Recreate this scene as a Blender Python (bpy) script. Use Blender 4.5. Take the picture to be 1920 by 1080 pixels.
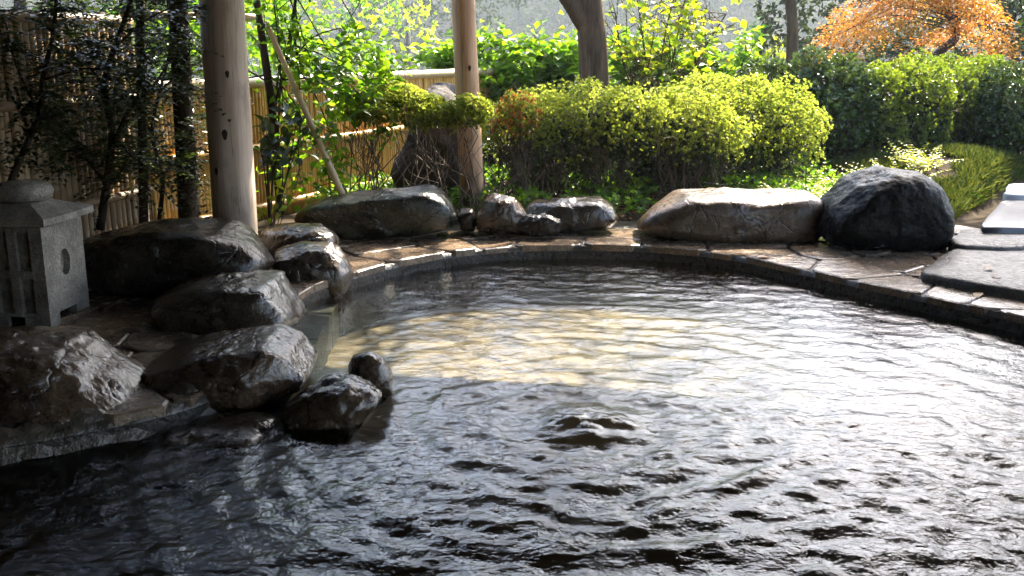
import bpy, bmesh, math, random
import numpy as np
from mathutils import Vector, Matrix

# ---------------------------------------------------------------- camera, sky, sun, exposure
for o in list(bpy.data.objects):
    bpy.data.objects.remove(o, do_unlink=True)
SC = bpy.context.scene
COL = SC.collection
FPX, PITCH, EYE = 1870.0, math.atan(450 / 1870.0), 1.5

cam_data = bpy.data.cameras.new("camera")
cam_data.sensor_width = 36.0
cam_data.lens = 36.0 * FPX / 1920.0
cam_data.clip_start = 0.05
cam_data.clip_end = 2000.0
cam = bpy.data.objects.new("camera", cam_data)
COL.objects.link(cam)
cam.location = (0, 0, EYE)
cam.rotation_euler = (math.radians(90) - PITCH, 0, 0)
SC.camera = cam

SUN_EL, SUN_AZ = math.radians(44), math.radians(30)
SUN_DIR = Vector((math.sin(SUN_AZ) * math.cos(SUN_EL), math.cos(SUN_AZ) * math.cos(SUN_EL), math.sin(SUN_EL)))
world = bpy.data.worlds.new("World")
SC.world = world
world.use_nodes = True
wn = world.node_tree
sky = wn.nodes.new("ShaderNodeTexSky")
sky.sky_type = 'NISHITA'
sky.sun_disc = False
sky.sun_elevation = SUN_EL
sky.sun_rotation = SUN_AZ
sky.air_density = 1.0
sky.dust_density = 2.3
sky.ozone_density = 1.0
wn.links.new(sky.outputs[0], wn.nodes["Background"].inputs[0])
wn.nodes["Background"].inputs[1].default_value = 0.15
sun_data = bpy.data.lights.new("sun", 'SUN')
sun_data.energy = 5.0
sun_data.angle = math.radians(0.5)
sun_data.color = (1.0, 0.90, 0.74)
sun = bpy.data.objects.new("sun", sun_data)
COL.objects.link(sun)
sun.rotation_euler = (-SUN_DIR).to_track_quat('-Z', 'Y').to_euler()
sun.location = (10, 18, 18)

SC.view_settings.view_transform = 'Standard'
SC.view_settings.look = 'None'
SC.view_settings.exposure = 2.72
SC.view_settings.gamma = 1.0
SC.view_settings.use_curve_mapping = False
SC.render.engine = 'CYCLES'
SC.cycles.use_denoising = True
SC.cycles.max_bounces = 8
SC.cycles.diffuse_bounces = 2
SC.cycles.glossy_bounces = 3
SC.cycles.transmission_bounces = 4
SC.cycles.transparent_max_bounces = 8
SC.cycles.volume_bounces = 0
SC.cycles.caustics_reflective = False
SC.cycles.caustics_refractive = False
SC.cycles.sample_clamp_indirect = 6.0

# ---------------------------------------------------------------- helpers
rng = np.random.default_rng(7)
random.seed(7)
CP, SP = math.cos(PITCH), math.sin(PITCH)


def ray(px, py):
    u, v = (px - 960) / FPX, (540 - py) / FPX
    return np.array((u, CP + v * SP, -SP + v * CP))


def at(px, py, z=0.0):            # where the line of sight meets the level z
    d = ray(px, py)
    t = (z - EYE) / d[2]
    return np.array((d[0] * t, d[1] * t, z))


def atY(px, py, Y):               # where it meets the distance Y
    d = ray(px, py)
    t = Y / d[1]
    return np.array((d[0] * t, Y, EYE + d[2] * t))


def link(o, parent=None):
    COL.objects.link(o)
    if parent is not None:
        o.parent = parent
    return o


def tag(o, label=None, cat=None, group=None, kind=None):
    if label: o["label"] = label
    if cat: o["category"] = cat
    if group: o["group"] = group
    if kind: o["kind"] = kind
    return o


def empty(name, loc, label=None, cat=None, group=None, rz=0.0):
    o = bpy.data.objects.new(name, None)
    o.empty_display_size = 0.1
    o.location = loc
    o.rotation_euler = (0, 0, rz)
    link(o)
    return tag(o, label, cat, group)


def mesh_np(name, V, F, mat=None, smooth=False, rnd=None):
    V = np.asarray(V, dtype=np.float32)
    F = np.asarray(F, dtype=np.int32)
    k = F.shape[1]
    me = bpy.data.meshes.new(name)
    me.vertices.add(len(V))
    me.vertices.foreach_set("co", V.ravel())
    me.loops.add(F.size)
    me.loops.foreach_set("vertex_index", F.ravel())
    me.polygons.add(len(F))
    me.polygons.foreach_set("loop_start", np.arange(0, F.size, k, dtype=np.int32))
    me.polygons.foreach_set("loop_total", np.full(len(F), k, dtype=np.int32))
    if smooth:
        me.polygons.foreach_set("use_smooth", np.ones(len(F), dtype=bool))
    me.update(calc_edges=True)
    if rnd is not None:
        a = me.attributes.new("rnd", 'FLOAT', 'POINT')
        a.data.foreach_set("value", np.asarray(rnd, dtype=np.float32))
    if mat: me.materials.append(mat)
    return me


def obj(name, me, parent=None, loc=None, label=None, cat=None, group=None, kind=None):
    o = bpy.data.objects.new(name, me)
    link(o, parent)
    if loc is not None: o.location = loc
    return tag(o, label, cat, group, kind)


class MB:                          # small mesh collector
    def __init__(s):
        s.v, s.f = [], []

    def add(s, V, F):
        b = len(s.v)
        s.v += [tuple(map(float, p)) for p in V]
        s.f += [tuple(b + i for i in f) for f in F]
        return s

    def box(s, lo, hi, rot=None, ch=0.0):
        (x0, y0, z0), (x1, y1, z1) = lo, hi
        V = [(x0, y0, z0), (x1, y0, z0), (x1, y1, z0), (x0, y1, z0), (x0, y0, z1), (x1, y0, z1), (x1, y1, z1), (x0, y1, z1)]
        if rot is not None: V = [tuple(rot @ Vector(p)) for p in V]
        return s.add(V, [(0, 3, 2, 1), (4, 5, 6, 7), (0, 1, 5, 4), (1, 2, 6, 5), (2, 3, 7, 6), (3, 0, 4, 7)])

    def tube(s, path, radii, n=6, cap=True):
        path = [np.asarray(p, float) for p in path]
        rings = []
        ref = np.array((0.31, 0.17, 0.93))
        for i, p in enumerate(path):
            t = path[min(i + 1, len(path) - 1)] - path[max(i - 1, 0)]
            t /= np.linalg.norm(t) + 1e-9
            a = np.cross(t, ref)
            if np.linalg.norm(a) < 0.1: a = np.cross(t, (1, 0, 0))
            a /= np.linalg.norm(a)
            b = np.cross(t, a)
            r = radii[i] if hasattr(radii, '__len__') else radii
            rings.append([p + r * (math.cos(2 * math.pi * k / n) * a + math.sin(2 * math.pi * k / n) * b) for k in range(n)])
        V = [q for R in rings for q in R]
        F = []
        for i in range(len(path) - 1):
            for k in range(n):
                k2 = (k + 1) % n
                F.append((i * n + k, i * n + k2, (i + 1) * n + k2, (i + 1) * n + k))
        if cap:
            F.append(tuple(range(n - 1, -1, -1)))
            F.append(tuple((len(path) - 1) * n + k for k in range(n)))
        return s.add(V, F)

    def mesh(s, name, mat, smooth=False, bevel=0.0):
        me = bpy.data.meshes.new(name)
        me.from_pydata(s.v, [], s.f)
        if bevel:
            bm = bmesh.new(); bm.from_mesh(me)
            bmesh.ops.bevel(bm, geom=bm.edges[:] + bm.verts[:], offset=bevel, segments=2, affect='EDGES', profile=0.6)
            bm.to_mesh(me); bm.free()
        if smooth:
            for p in me.polygons: p.use_smooth = True
        me.update()
        if mat: me.materials.append(mat)
        return me

    def build(s, name, mat, parent=None, smooth=False, bevel=0.0, **k):
        return obj(name, s.mesh(name, mat, smooth, bevel), parent, **k)


def hash3(ix, iy, iz, seed):
    h = (ix.astype(np.int64) * 374761393 + iy.astype(np.int64) * 668265263 + iz.astype(np.int64) * 2147483647 + seed * 1274126177) & 0xFFFFFFFF
    h = ((h ^ (h >> 13)) * 1274126177) & 0xFFFFFFFF
    h = ((h ^ (h >> 16)) * 2246822519) & 0xFFFFFFFF
    return ((h ^ (h >> 15)) & 0xFFFFFF) / float(0xFFFFFF) * 2 - 1


def noise3(P, scale=1.0, seed=0):  # value noise in -1..1
    P = np.asarray(P, float) * scale + 37.3
    i = np.floor(P); f = P - i
    f = f * f * f * (f * (f * 6 - 15) + 10)
    ix, iy, iz = i[:, 0], i[:, 1], i[:, 2]
    out = 0
    for dx in (0, 1):
        for dy in (0, 1):
            for dz in (0, 1):
                w = (f[:, 0] if dx else 1 - f[:, 0]) * (f[:, 1] if dy else 1 - f[:, 1]) * (f[:, 2] if dz else 1 - f[:, 2])
                out = out + w * hash3(ix + dx, iy + dy, iz + dz, seed)
    return out


def fbm(P, scale=1.0, seed=0, oct=4):
    r, a = 0, 1.0
    for k in range(oct):
        r = r + a * noise3(P, scale * 2 ** k, seed + k * 11)
        a *= 0.5
    return r


# ---------------------------------------------------------------- materials
def new_mat(name):
    m = bpy.data.materials.new(name)
    m.use_nodes = True
    nt = m.node_tree
    nt.nodes.clear()
    out = nt.nodes.new("ShaderNodeOutputMaterial")
    return m, nt, out


def N(nt, kind, **k):
    n = nt.nodes.new(kind)
    for a, b in k.items():
        if a in n.inputs.keys() if isinstance(a, str) else False:
            n.inputs[a].default_value = b
        else:
            setattr(n, a, b)
    return n


def ramp(nt, fac, stops):
    r = nt.nodes.new("ShaderNodeValToRGB")
    el = r.color_ramp.elements
    while len(el) < len(stops): el.new(0.5)
    for e, (p, c) in zip(el, stops):
        e.position = p
        e.color = (c, c, c, 1) if not hasattr(c, '__len__') else (*c, 1)
    nt.links.new(fac, r.inputs[0])
    return r.outputs[0]


def noise_node(nt, scale, detail=5, rough=0.6, vec=None, dist=0.0):
    n = nt.nodes.new("ShaderNodeTexNoise")
    n.inputs["Scale"].default_value = scale
    n.inputs["Detail"].default_value = detail
    n.inputs["Roughness"].default_value = rough
    n.inputs["Distortion"].default_value = dist
    if vec is not None: nt.links.new(vec, n.inputs["Vector"])
    return n.outputs["Fac"]


def coords(nt, world_space=True, scale=None):
    if world_space:
        c = nt.nodes.new("ShaderNodeNewGeometry").outputs["Position"]
    else:
        c = nt.nodes.new("ShaderNodeTexCoord").outputs["Object"]
    if scale:
        m = nt.nodes.new("ShaderNodeMapping")
        m.inputs["Scale"].default_value = scale
        nt.links.new(c, m.inputs["Vector"])
        c = m.outputs[0]
    return c


def bump(nt, height, strength, dist, prev=None):
    b = nt.nodes.new("ShaderNodeBump")
    b.inputs["Strength"].default_value = strength
    b.inputs["Distance"].default_value = dist
    nt.links.new(height, b.inputs["Height"])
    if prev is not None: nt.links.new(prev, b.inputs["Normal"])
    return b.outputs[0]


def stone_mat(name, dark, mid, light, wet=(0.12, 0.45), scale=3.0, bump_s=0.5, spec=0.5, grain=60, crack=3.2):
    m, nt, out = new_mat(name)
    co = coords(nt, True)
    n1 = noise_node(nt, scale, 6, 0.62, co, 0.4)
    n2 = noise_node(nt, scale * 5.3, 6, 0.65, co)
    n3 = noise_node(nt, grain, 3, 0.6, co)
    c = ramp(nt, n1, [(0.30, dark), (0.52, mid), (0.74, light)])
    wv = N(nt, "ShaderNodeMixRGB", blend_type='ADD'); wv.inputs[0].default_value = 0.35
    nt.links.new(co, wv.inputs[1])
    nn_ = nt.nodes.new("ShaderNodeTexNoise"); nn_.inputs["Scale"].default_value = 4.0; nn_.inputs["Detail"].default_value = 4
    nt.links.new(co, nn_.inputs["Vector"]); nt.links.new(nn_.outputs["Color"], wv.inputs[2])
    vo = nt.nodes.new("ShaderNodeTexVoronoi"); vo.feature = 'DISTANCE_TO_EDGE'; vo.inputs["Scale"].default_value = crack or 1.0
    nt.links.new(wv.outputs[0], vo.inputs["Vector"])
    crk = ramp(nt, vo.outputs["Distance"], [(0.0, 0.0), (0.035, 1.0)])
    sp = ramp(nt, n3, [(0.35, 0.55), (0.5, 1.0), (0.66, 1.5)])
    mx = N(nt, "ShaderNodeMixRGB", blend_type='MULTIPLY'); mx.inputs[0].default_value = 0.8
    nt.links.new(c, mx.inputs[1]); nt.links.new(sp, mx.inputs[2])
    p = nt.nodes.new("ShaderNodeBsdfPrincipled")
    nt.links.new(mx.outputs[0], p.inputs["Base Color"])
    nt.links.new(ramp(nt, n2, [(0.35, wet[0]), (0.68, wet[1])]), p.inputs["Roughness"])
    p.inputs["Specular IOR Level"].default_value = spec
    if crack:
        m3 = N(nt, "ShaderNodeMixRGB", blend_type='MULTIPLY'); m3.inputs[0].default_value = 0.55
        nt.links.new(mx.outputs[0], m3.inputs[1]); nt.links.new(crk, m3.inputs[2])
        nt.links.new(m3.outputs[0], p.inputs["Base Color"])
        b = bump(nt, n2, bump_s, 0.03, bump(nt, crk, 0.3, 0.010))
    else:
        b = bump(nt, n2, bump_s, 0.03)
    b = bump(nt, noise_node(nt, 34, 2, 0.5, co), bump_s * 0.8, 0.012, b)
    b = bump(nt, n3, bump_s * 0.5, 0.006, b)
    nt.links.new(b, p.inputs["Normal"])
    nt.links.new(p.outputs[0], out.inputs[0])
    return m


def plain_mat(name, col, rough=0.6, var=0.25, scale=8.0, bump_s=0.2, stretch=None, spec=0.4, dist=0.01):
    m, nt, out = new_mat(name)
    co = coords(nt, True, stretch)
    n1 = noise_node(nt, scale, 5, 0.6, co)
    a = tuple(max(0, c * (1 - var)) for c in col); b = tuple(c * (1 + var) for c in col)
    p = nt.nodes.new("ShaderNodeBsdfPrincipled")
    nt.links.new(ramp(nt, n1, [(0.3, a), (0.7, b)]), p.inputs["Base Color"])
    p.inputs["Roughness"].default_value = rough
    p.inputs["Specular IOR Level"].default_value = spec
    nt.links.new(bump(nt, n1, bump_s, dist), p.inputs["Normal"])
    nt.links.new(p.outputs[0], out.inputs[0])
    return m


def leaf_mat(name, c0, c1, trans=0.5, rough=0.45, spec=0.4, tcol=None):
    """c0..c1 spread over the leaves by their own random number; thin leaf lets light through"""
    m, nt, out = new_mat(name)
    at_ = nt.nodes.new("ShaderNodeAttribute"); at_.attribute_name = "rnd"
    oi = nt.nodes.new("ShaderNodeObjectInfo")
    ad = N(nt, "ShaderNodeMath", operation='ADD')
    nt.links.new(at_.outputs["Fac"], ad.inputs[0]); nt.links.new(oi.outputs["Random"], ad.inputs[1])
    fr = N(nt, "ShaderNodeMath", operation='FRACT')
    nt.links.new(ad.outputs[0], fr.inputs[0])
    mid = tuple((a + b) / 2 for a, b in zip(c0, c1))
    c = ramp(nt, fr.outputs[0], [(0.0, c0), (0.55, mid), (1.0, c1)])
    p = nt.nodes.new("ShaderNodeBsdfPrincipled")
    nt.links.new(c, p.inputs["Base Color"])
    p.inputs["Roughness"].default_value = rough
    p.inputs["Specular IOR Level"].default_value = spec
    t = nt.nodes.new("ShaderNodeBsdfTranslucent")
    hs = nt.nodes.new("ShaderNodeMixRGB"); hs.blend_type = 'MULTIPLY'; hs.inputs[0].default_value = 1.0
    hs.inputs[2].default_value = (*(tcol or (1.9, 1.7, 0.7)), 1)
    nt.links.new(c, hs.inputs[1]); nt.links.new(hs.outputs[0], t.inputs[0])
    mx = nt.nodes.new("ShaderNodeMixShader"); mx.inputs[0].default_value = trans
    nt.links.new(p.outputs[0], mx.inputs[1]); nt.links.new(t.outputs[0], mx.inputs[2])
    nt.links.new(mx.outputs[0], out.inputs[0])
    return m


M = {}
M['rock'] = stone_mat("wet_dark_rock", (0.012, 0.009, 0.007), (0.042, 0.032, 0.023), (0.10, 0.078, 0.056), (0.06, 0.26), 2.6, 0.34, 0.6)
M['rock_brown'] = stone_mat("wet_brown_rock", (0.015, 0.010, 0.0065), (0.060, 0.040, 0.025), (0.135, 0.094, 0.060), (0.06, 0.26), 3.0, 0.36, 0.6)
M['rock_black'] = stone_mat("wet_black_rock", (0.006, 0.005, 0.004), (0.020, 0.016, 0.012), (0.055, 0.043, 0.032), (0.08, 0.30), 3.2, 0.30, 0.36)
M['rock_jet'] = stone_mat("wet_jet_rock", (0.0025, 0.0024, 0.0022), (0.006, 0.0056, 0.005), (0.018, 0.016, 0.013), (0.2, 0.5), 3.2, 0.40, 0.07, crack=0)
M['rock_moss'] = stone_mat("wet_mossy_rock", (0.008, 0.008, 0.006), (0.022, 0.023, 0.015), (0.065, 0.068, 0.042), (0.06, 0.28), 3.4, 0.36, 0.5)
M['rock_tan'] = stone_mat("damp_tan_rock", (0.035, 0.024, 0.015), (0.085, 0.056, 0.034), (0.135, 0.092, 0.058), (0.18, 0.5), 2.2, 0.3, 0.4)
M['rock_grey'] = stone_mat("wet_grey_rock", (0.035, 0.034, 0.032), (0.08, 0.077, 0.07), (0.15, 0.145, 0.13), (0.08, 0.4), 3.5, 0.35)
M['granite'] = stone_mat("speckled_granite", (0.095, 0.086, 0.072), (0.18, 0.165, 0.142), (0.27, 0.25, 0.218), (0.5, 0.8), 7.0, 0.45, 0.3, 110, 0)
M['flag'] = stone_mat("wet_flagstone", (0.050, 0.037, 0.027), (0.145, 0.102, 0.068), (0.24, 0.168, 0.11), (0.10, 0.34), 2.4, 0.35, crack=0)
M['slab'] = stone_mat("damp_slab_stone", (0.02, 0.018, 0.016), (0.05, 0.044, 0.038), (0.09, 0.08, 0.07), (0.25, 0.6), 3.0, 0.5, 0.3)
M['wall_stone'] = stone_mat("dark_wet_wall_stone", (0.010, 0.009, 0.008), (0.025, 0.021, 0.018), (0.05, 0.042, 0.034), (0.2, 0.5), 5.0, 0.5, 0.3)
M['mortar'] = plain_mat("wet_mortar", (0.045, 0.036, 0.027), 0.35, 0.5, 14, 0.7, spec=0.5, dist=0.03)
M['step'] = stone_mat("step_stone", (0.09, 0.10, 0.09), (0.14, 0.15, 0.135), (0.20, 0.21, 0.19), (0.3, 0.5), 4.0, 0.2, crack=0)
M['concrete'] = plain_mat("damp_shaded_concrete", (0.06, 0.06, 0.063), 0.35, 0.2, 5, 0.15)  # dark base colour stands in for shade on the path slab
M['kerb'] = plain_mat("pale_kerb", (0.28, 0.29, 0.29), 0.6, 0.12, 6, 0.1)
M['bark'] = plain_mat("dark_bark", (0.035, 0.026, 0.019), 0.8, 0.5, 14, 0.8, (1, 1, 0.25), spec=0.15, dist=0.03)
M['trunk'] = plain_mat("brown_bark", (0.075, 0.048, 0.028), 0.8, 0.5, 16, 0.9, (1, 1, 0.2), spec=0.08, dist=0.03)
M['twig'] = plain_mat("brown_twig", (0.085, 0.06, 0.038), 0.7, 0.4, 20, 0.3)
M['soil'] = plain_mat("garden_soil", (0.045, 0.034, 0.022), 1.0, 0.5, 4, 0.7, spec=0.05, dist=0.04)
M['roofwood'] = plain_mat("old_roof_wood", (0.075, 0.055, 0.04), 0.7, 0.4, 3, 0.3, (0.3, 6, 6))
M['plaster'] = plain_mat("light_wall_plaster", (0.50, 0.46, 0.40), 0.8, 0.1, 3, 0.1)  # pale, so the added unseen walls bounce light into the shade
M['rock_dry'] = stone_mat("dry_craggy_rock", (0.02, 0.017, 0.014), (0.05, 0.042, 0.036), (0.11, 0.095, 0.085), (0.7, 0.95), 3.0, 0.6, 0.15)
M['river'] = plain_mat("river_water", (0.03, 0.045, 0.05), 0.08, 0.2, 0.4, 0.05)


def wood_mat(name, stops):
    m, nt, out = new_mat(name)
    co = coords(nt, False, (9, 9, 0.5))
    n1 = noise_node(nt, 2.2, 7, 0.65, co, 0.5)
    n2 = noise_node(nt, 3.0, 4, 0.5, coords(nt, False, (2, 2, 1.2)))
    c = ramp(nt, n1, stops)
    d = ramp(nt, n2, [(0.30, 0.55), (0.45, 1.0), (0.8, 1.1)])
    mx = N(nt, "ShaderNodeMixRGB", blend_type='MULTIPLY'); mx.inputs[0].default_value = 1
    nt.links.new(c, mx.inputs[1]); nt.links.new(d, mx.inputs[2])
    # water stain creeping up the foot of the log
    sp = nt.nodes.new("ShaderNodeSeparateXYZ"); nt.links.new(coords(nt, False), sp.inputs[0])
    ad = N(nt, "ShaderNodeMath", operation='MULTIPLY_ADD'); ad.inputs[1].default_value = 0.5
    nt.links.new(n1, ad.inputs[0]); nt.links.new(sp.outputs[2], ad.inputs[2])
    st = ramp(nt, ad.outputs[0], [(0.50, 0.30), (0.95, 1.0)])
    m2 = N(nt, "ShaderNodeMixRGB", blend_type='MULTIPLY'); m2.inputs[0].default_value = 1
    nt.links.new(mx.outputs[0], m2.inputs[1]); nt.links.new(st, m2.inputs[2])
    p = nt.nodes.new("ShaderNodeBsdfPrincipled")
    nt.links.new(m2.outputs[0], p.inputs["Base Color"])
    p.inputs["Roughness"].default_value = 0.55
    ck = ramp(nt, noise_node(nt, 2.0, 3, 0.5, coords(nt, False, (11, 11, 0.30))), [(0.485, 1.0), (0.5, 0.35), (0.515, 1.0)])
    m4 = N(nt, "ShaderNodeMixRGB", blend_type='MULTIPLY'); m4.inputs[0].default_value = 0.7
    nt.links.new(m2.outputs[0], m4.inputs[1]); nt.links.new(ck, m4.inputs[2]); nt.links.new(m4.outputs[0], p.inputs["Base Color"])
    nt.links.new(bump(nt, ck, 0.4, 0.008, bump(nt, n1, 0.35, 0.006)), p.inputs["Normal"])
    nt.links.new(p.outputs[0], out.inputs[0])
    return m


def bamboo_mat(name, c0, c1, rough=0.4):
    m, nt, out = new_mat(name)
    oi = nt.nodes.new("ShaderNodeObjectInfo")
    n1 = noise_node(nt, 3.0, 4, 0.6, coords(nt, True, (6, 6, 0.8)))
    ad = N(nt, "ShaderNodeMath", operation='MULTIPLY_ADD'); ad.inputs[1].default_value = 0.5
    nt.links.new(oi.outputs["Random"], ad.inputs[0]); nt.links.new(n1, ad.inputs[2])
    p = nt.nodes.new("ShaderNodeBsdfPrincipled")
    nt.links.new(ramp(nt, ad.outputs[0], [(0.35, c0), (0.95, c1)]), p.inputs["Base Color"])
    p.inputs["Roughness"].default_value = rough
    nt.links.new(p.outputs[0], out.inputs[0])
    return m


M['log'] = wood_mat("weathered_log", [(0.3, (0.30, 0.22, 0.16)), (0.5, (0.42, 0.325, 0.255)), (0.75, (0.54, 0.44, 0.36))])
M['log_red'] = wood_mat("reddish_log", [(0.3, (0.34, 0.17, 0.08)), (0.5, (0.48, 0.27, 0.14)), (0.75, (0.60, 0.39, 0.23))])
M['bamboo'] = bamboo_mat("golden_bamboo", (0.34, 0.17, 0.032), (0.50, 0.28, 0.062))
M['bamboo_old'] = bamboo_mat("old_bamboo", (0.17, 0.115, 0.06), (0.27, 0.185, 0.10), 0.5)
M['bamboo_pale'] = bamboo_mat("pale_bamboo", (0.36, 0.27, 0.15), (0.48, 0.38, 0.23), 0.35)
M['azalea'] = leaf_mat("azalea_leaf", (0.075, 0.115, 0.018), (0.21, 0.215, 0.05), 0.55, 0.4, 0.5, (2.7, 2.75, 1.25))
M['hedge'] = leaf_mat("hedge_leaf", (0.03, 0.055, 0.010), (0.085, 0.115, 0.018), 0.5, 0.32, 0.5, (3.2, 3.0, 0.7))
M['azalea_red'] = leaf_mat("red_azalea_leaf", (0.22, 0.10, 0.04), (0.34, 0.15, 0.07), 0.5)
M['camellia'] = leaf_mat("glossy_leaf", (0.020, 0.045, 0.012), (0.065, 0.105, 0.02), 0.25, 0.25, 0.6)
M['bright'] = leaf_mat("bright_leaf", (0.04, 0.11, 0.012), (0.12, 0.20, 0.022), 0.58, 0.35, 0.5, (2.3, 2.2, 0.5))
M['lime'] = leaf_mat("lime_leaf", (0.09, 0.15, 0.014), (0.21, 0.22, 0.025), 0.58, 0.4, 0.4, (2.5, 2.4, 0.5))
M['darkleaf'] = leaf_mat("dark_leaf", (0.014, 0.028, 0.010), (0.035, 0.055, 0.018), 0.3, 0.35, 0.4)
M['maple'] = leaf_mat("maple_leaf", (0.36, 0.095, 0.012), (0.28, 0.19, 0.028), 0.5, 0.5, 0.3, (1.7, 1.5, 0.8))
M['fern'] = leaf_mat("fern_leaf", (0.10, 0.14, 0.018), (0.22, 0.22, 0.04), 0.55, 0.4, 0.4, (2.5, 2.4, 0.6))
M['moss'] = leaf_mat("grass_blade", (0.025, 0.06, 0.014), (0.10, 0.11, 0.035), 0.35, 0.7, 0.1)
M['forest'] = leaf_mat("forest_leaf", (0.014, 0.026, 0.014), (0.032, 0.046, 0.02), 0.25, 0.9, 0.03)
M['litter'] = leaf_mat("fallen_leaf", (0.16, 0.07, 0.025), (0.30, 0.17, 0.06), 0.2)


def floor_mat():
    m, nt, out = new_mat("pool_floor_stone")
    co = coords(nt, True)
    v = nt.nodes.new("ShaderNodeTexVoronoi"); v.feature = 'DISTANCE_TO_EDGE'; v.inputs["Scale"].default_value = 2.6
    nt.links.new(co, v.inputs["Vector"])
    j = ramp(nt, v.outputs["Distance"], [(0.0, 0.55), (0.06, 1.0)])
    n = noise_node(nt, 4, 5, 0.6, co)
    c = ramp(nt, n, [(0.3, (0.30, 0.215, 0.125)), (0.7, (0.58, 0.44, 0.28))])
    mx = N(nt, "ShaderNodeMixRGB", blend_type='MULTIPLY'); mx.inputs[0].default_value = 0.8
    nt.links.new(c, mx.inputs[1]); nt.links.new(j, mx.inputs[2])
    p = nt.nodes.new("ShaderNodeBsdfPrincipled")
    nt.links.new(mx.outputs[0], p.inputs["Base Color"])
    p.inputs["Roughness"].default_value = 0.6
    nt.links.new(p.outputs[0], out.inputs[0])
    return m


def water_mat():
    m, nt, out = new_mat("spring_water")
    co = coords(nt, True)
    n1 = noise_node(nt, 26, 3, 0.55, co, 0.6)
    n2 = noise_node(nt, 75, 2, 0.5, co, 0.3)
    b = bump(nt, n1, 0.55, 0.008)
    b = bump(nt, n2, 0.5, 0.003, b)
    fr = nt.nodes.new("ShaderNodeFresnel"); fr.inputs[0].default_value = 1.33
    nt.links.new(b, fr.inputs["Normal"])
    tr = nt.nodes.new("ShaderNodeBsdfTransparent"); tr.inputs[0].default_value = (0.57, 0.59, 0.54, 1)
    gl = nt.nodes.new("ShaderNodeBsdfGlossy"); gl.inputs["Roughness"].default_value = 0.02
    gl.inputs["Color"].default_value = (1, 1, 1, 1)
    nt.links.new(b, gl.inputs["Normal"])
    mx = nt.nodes.new("ShaderNodeMixShader")
    nt.links.new(fr.outputs[0], mx.inputs[0]); nt.links.new(tr.outputs[0], mx.inputs[1]); nt.links.new(gl.outputs[0], mx.inputs[2])
    nt.links.new(mx.outputs[0], out.inputs[0])
    return m


M['floor'] = floor_mat()
M['water'] = water_mat()

# ---------------------------------------------------------------- pool outline
WATER_Z = -0.115
CTRL = [(-1.42, 5.9), (-1.28, 6.35), (-1.04, 6.78), (-0.64, 7.28), (-0.1, 7.60), (0.45, 7.70), (1.15, 7.60), (1.66, 7.30), (2.02, 6.84), (2.39, 6.31),
        (2.72, 5.86), (2.98, 5.5), (3.3, 4.7), (3.45, 3.6), (3.25, 2.5), (2.6, 1.75), (1.5, 1.4), (0, 1.3), (-1.5, 1.35), (-2.7, 1.75), (-3.15, 2.5),
        (-2.9, 3.15), (-2.35, 3.55), (-1.85, 3.82), (-1.45, 4.12), (-1.30, 4.5), (-1.34, 4.95), (-1.42, 5.4)]


def catmull(P, per=12):
    P = np.array(P, float); n = len(P); out = []
    for i in range(n):
        a, b, c, d = P[(i - 1) % n], P[i], P[(i + 1) % n], P[(i + 2) % n]
        for k in range(per):
            t = k / per
            out.append(0.5 * (2 * b + (c - a) * t + (2 * a - 5 * b + 4 * c - d) * t * t + (3 * b - a - 3 * c + d) * t ** 3))
    return np.array(out)


POOL = catmull(CTRL, 10)
NP_ = len(POOL)
tan = np.roll(POOL, -1, 0) - np.roll(POOL, 1, 0)
tan /= np.linalg.norm(tan, axis=1)[:, None]
NRM = np.stack([-tan[:, 1], tan[:, 0]], 1)          # the outline runs clockwise, so this points out
for _ in range(12):
    NRM = (np.roll(NRM, 1, 0) + NRM * 2 + np.roll(NRM, -1, 0)); NRM /= np.linalg.norm(NRM, axis=1)[:, None]
SEG = np.linalg.norm(np.roll(POOL, -1, 0) - POOL, axis=1)
ARC = np.concatenate([[0], np.cumsum(SEG)])
LEN = ARC[-1]


def pool_pt(s, t):
    s = np.asarray(s) % LEN
    i = np.clip(np.searchsorted(ARC, s, side='right') - 1, 0, NP_ - 1)
    f = (s - ARC[i]) / SEG[i]
    j = (i + 1) % NP_
    p = POOL[i] * (1 - f)[..., None] + POOL[j] * f[..., None]
    n = NRM[i] * (1 - f)[..., None] + NRM[j] * f[..., None]
    return p + n * np.asarray(t)[..., None]


def pool_sd(X, Y):                 # signed distance to the outline, negative inside
    X, Y = np.ravel(X), np.ravel(Y)
    A = POOL; B = np.roll(POOL, -1, 0)
    best = np.full(X.shape, 1e9); inside = np.zeros(X.shape, bool)
    for a, b in zip(A, B):
        ab = b - a
        t = np.clip(((X - a[0]) * ab[0] + (Y - a[1]) * ab[1]) / (ab @ ab), 0, 1)
        best = np.minimum(best, np.hypot(X - a[0] - t * ab[0], Y - a[1] - t * ab[1]))
        c = ((a[1] > Y) != (b[1] > Y)) & (X < (b[0] - a[0]) * (Y - a[1]) / (b[1] - a[1] + 1e-12) + a[0])
        inside ^= c
    return np.where(inside, -best, best)


def sstep(a, b, x):
    t = np.clip((x - a) / (b - a), 0, 1)
    return t * t * (3 - 2 * t)


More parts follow.
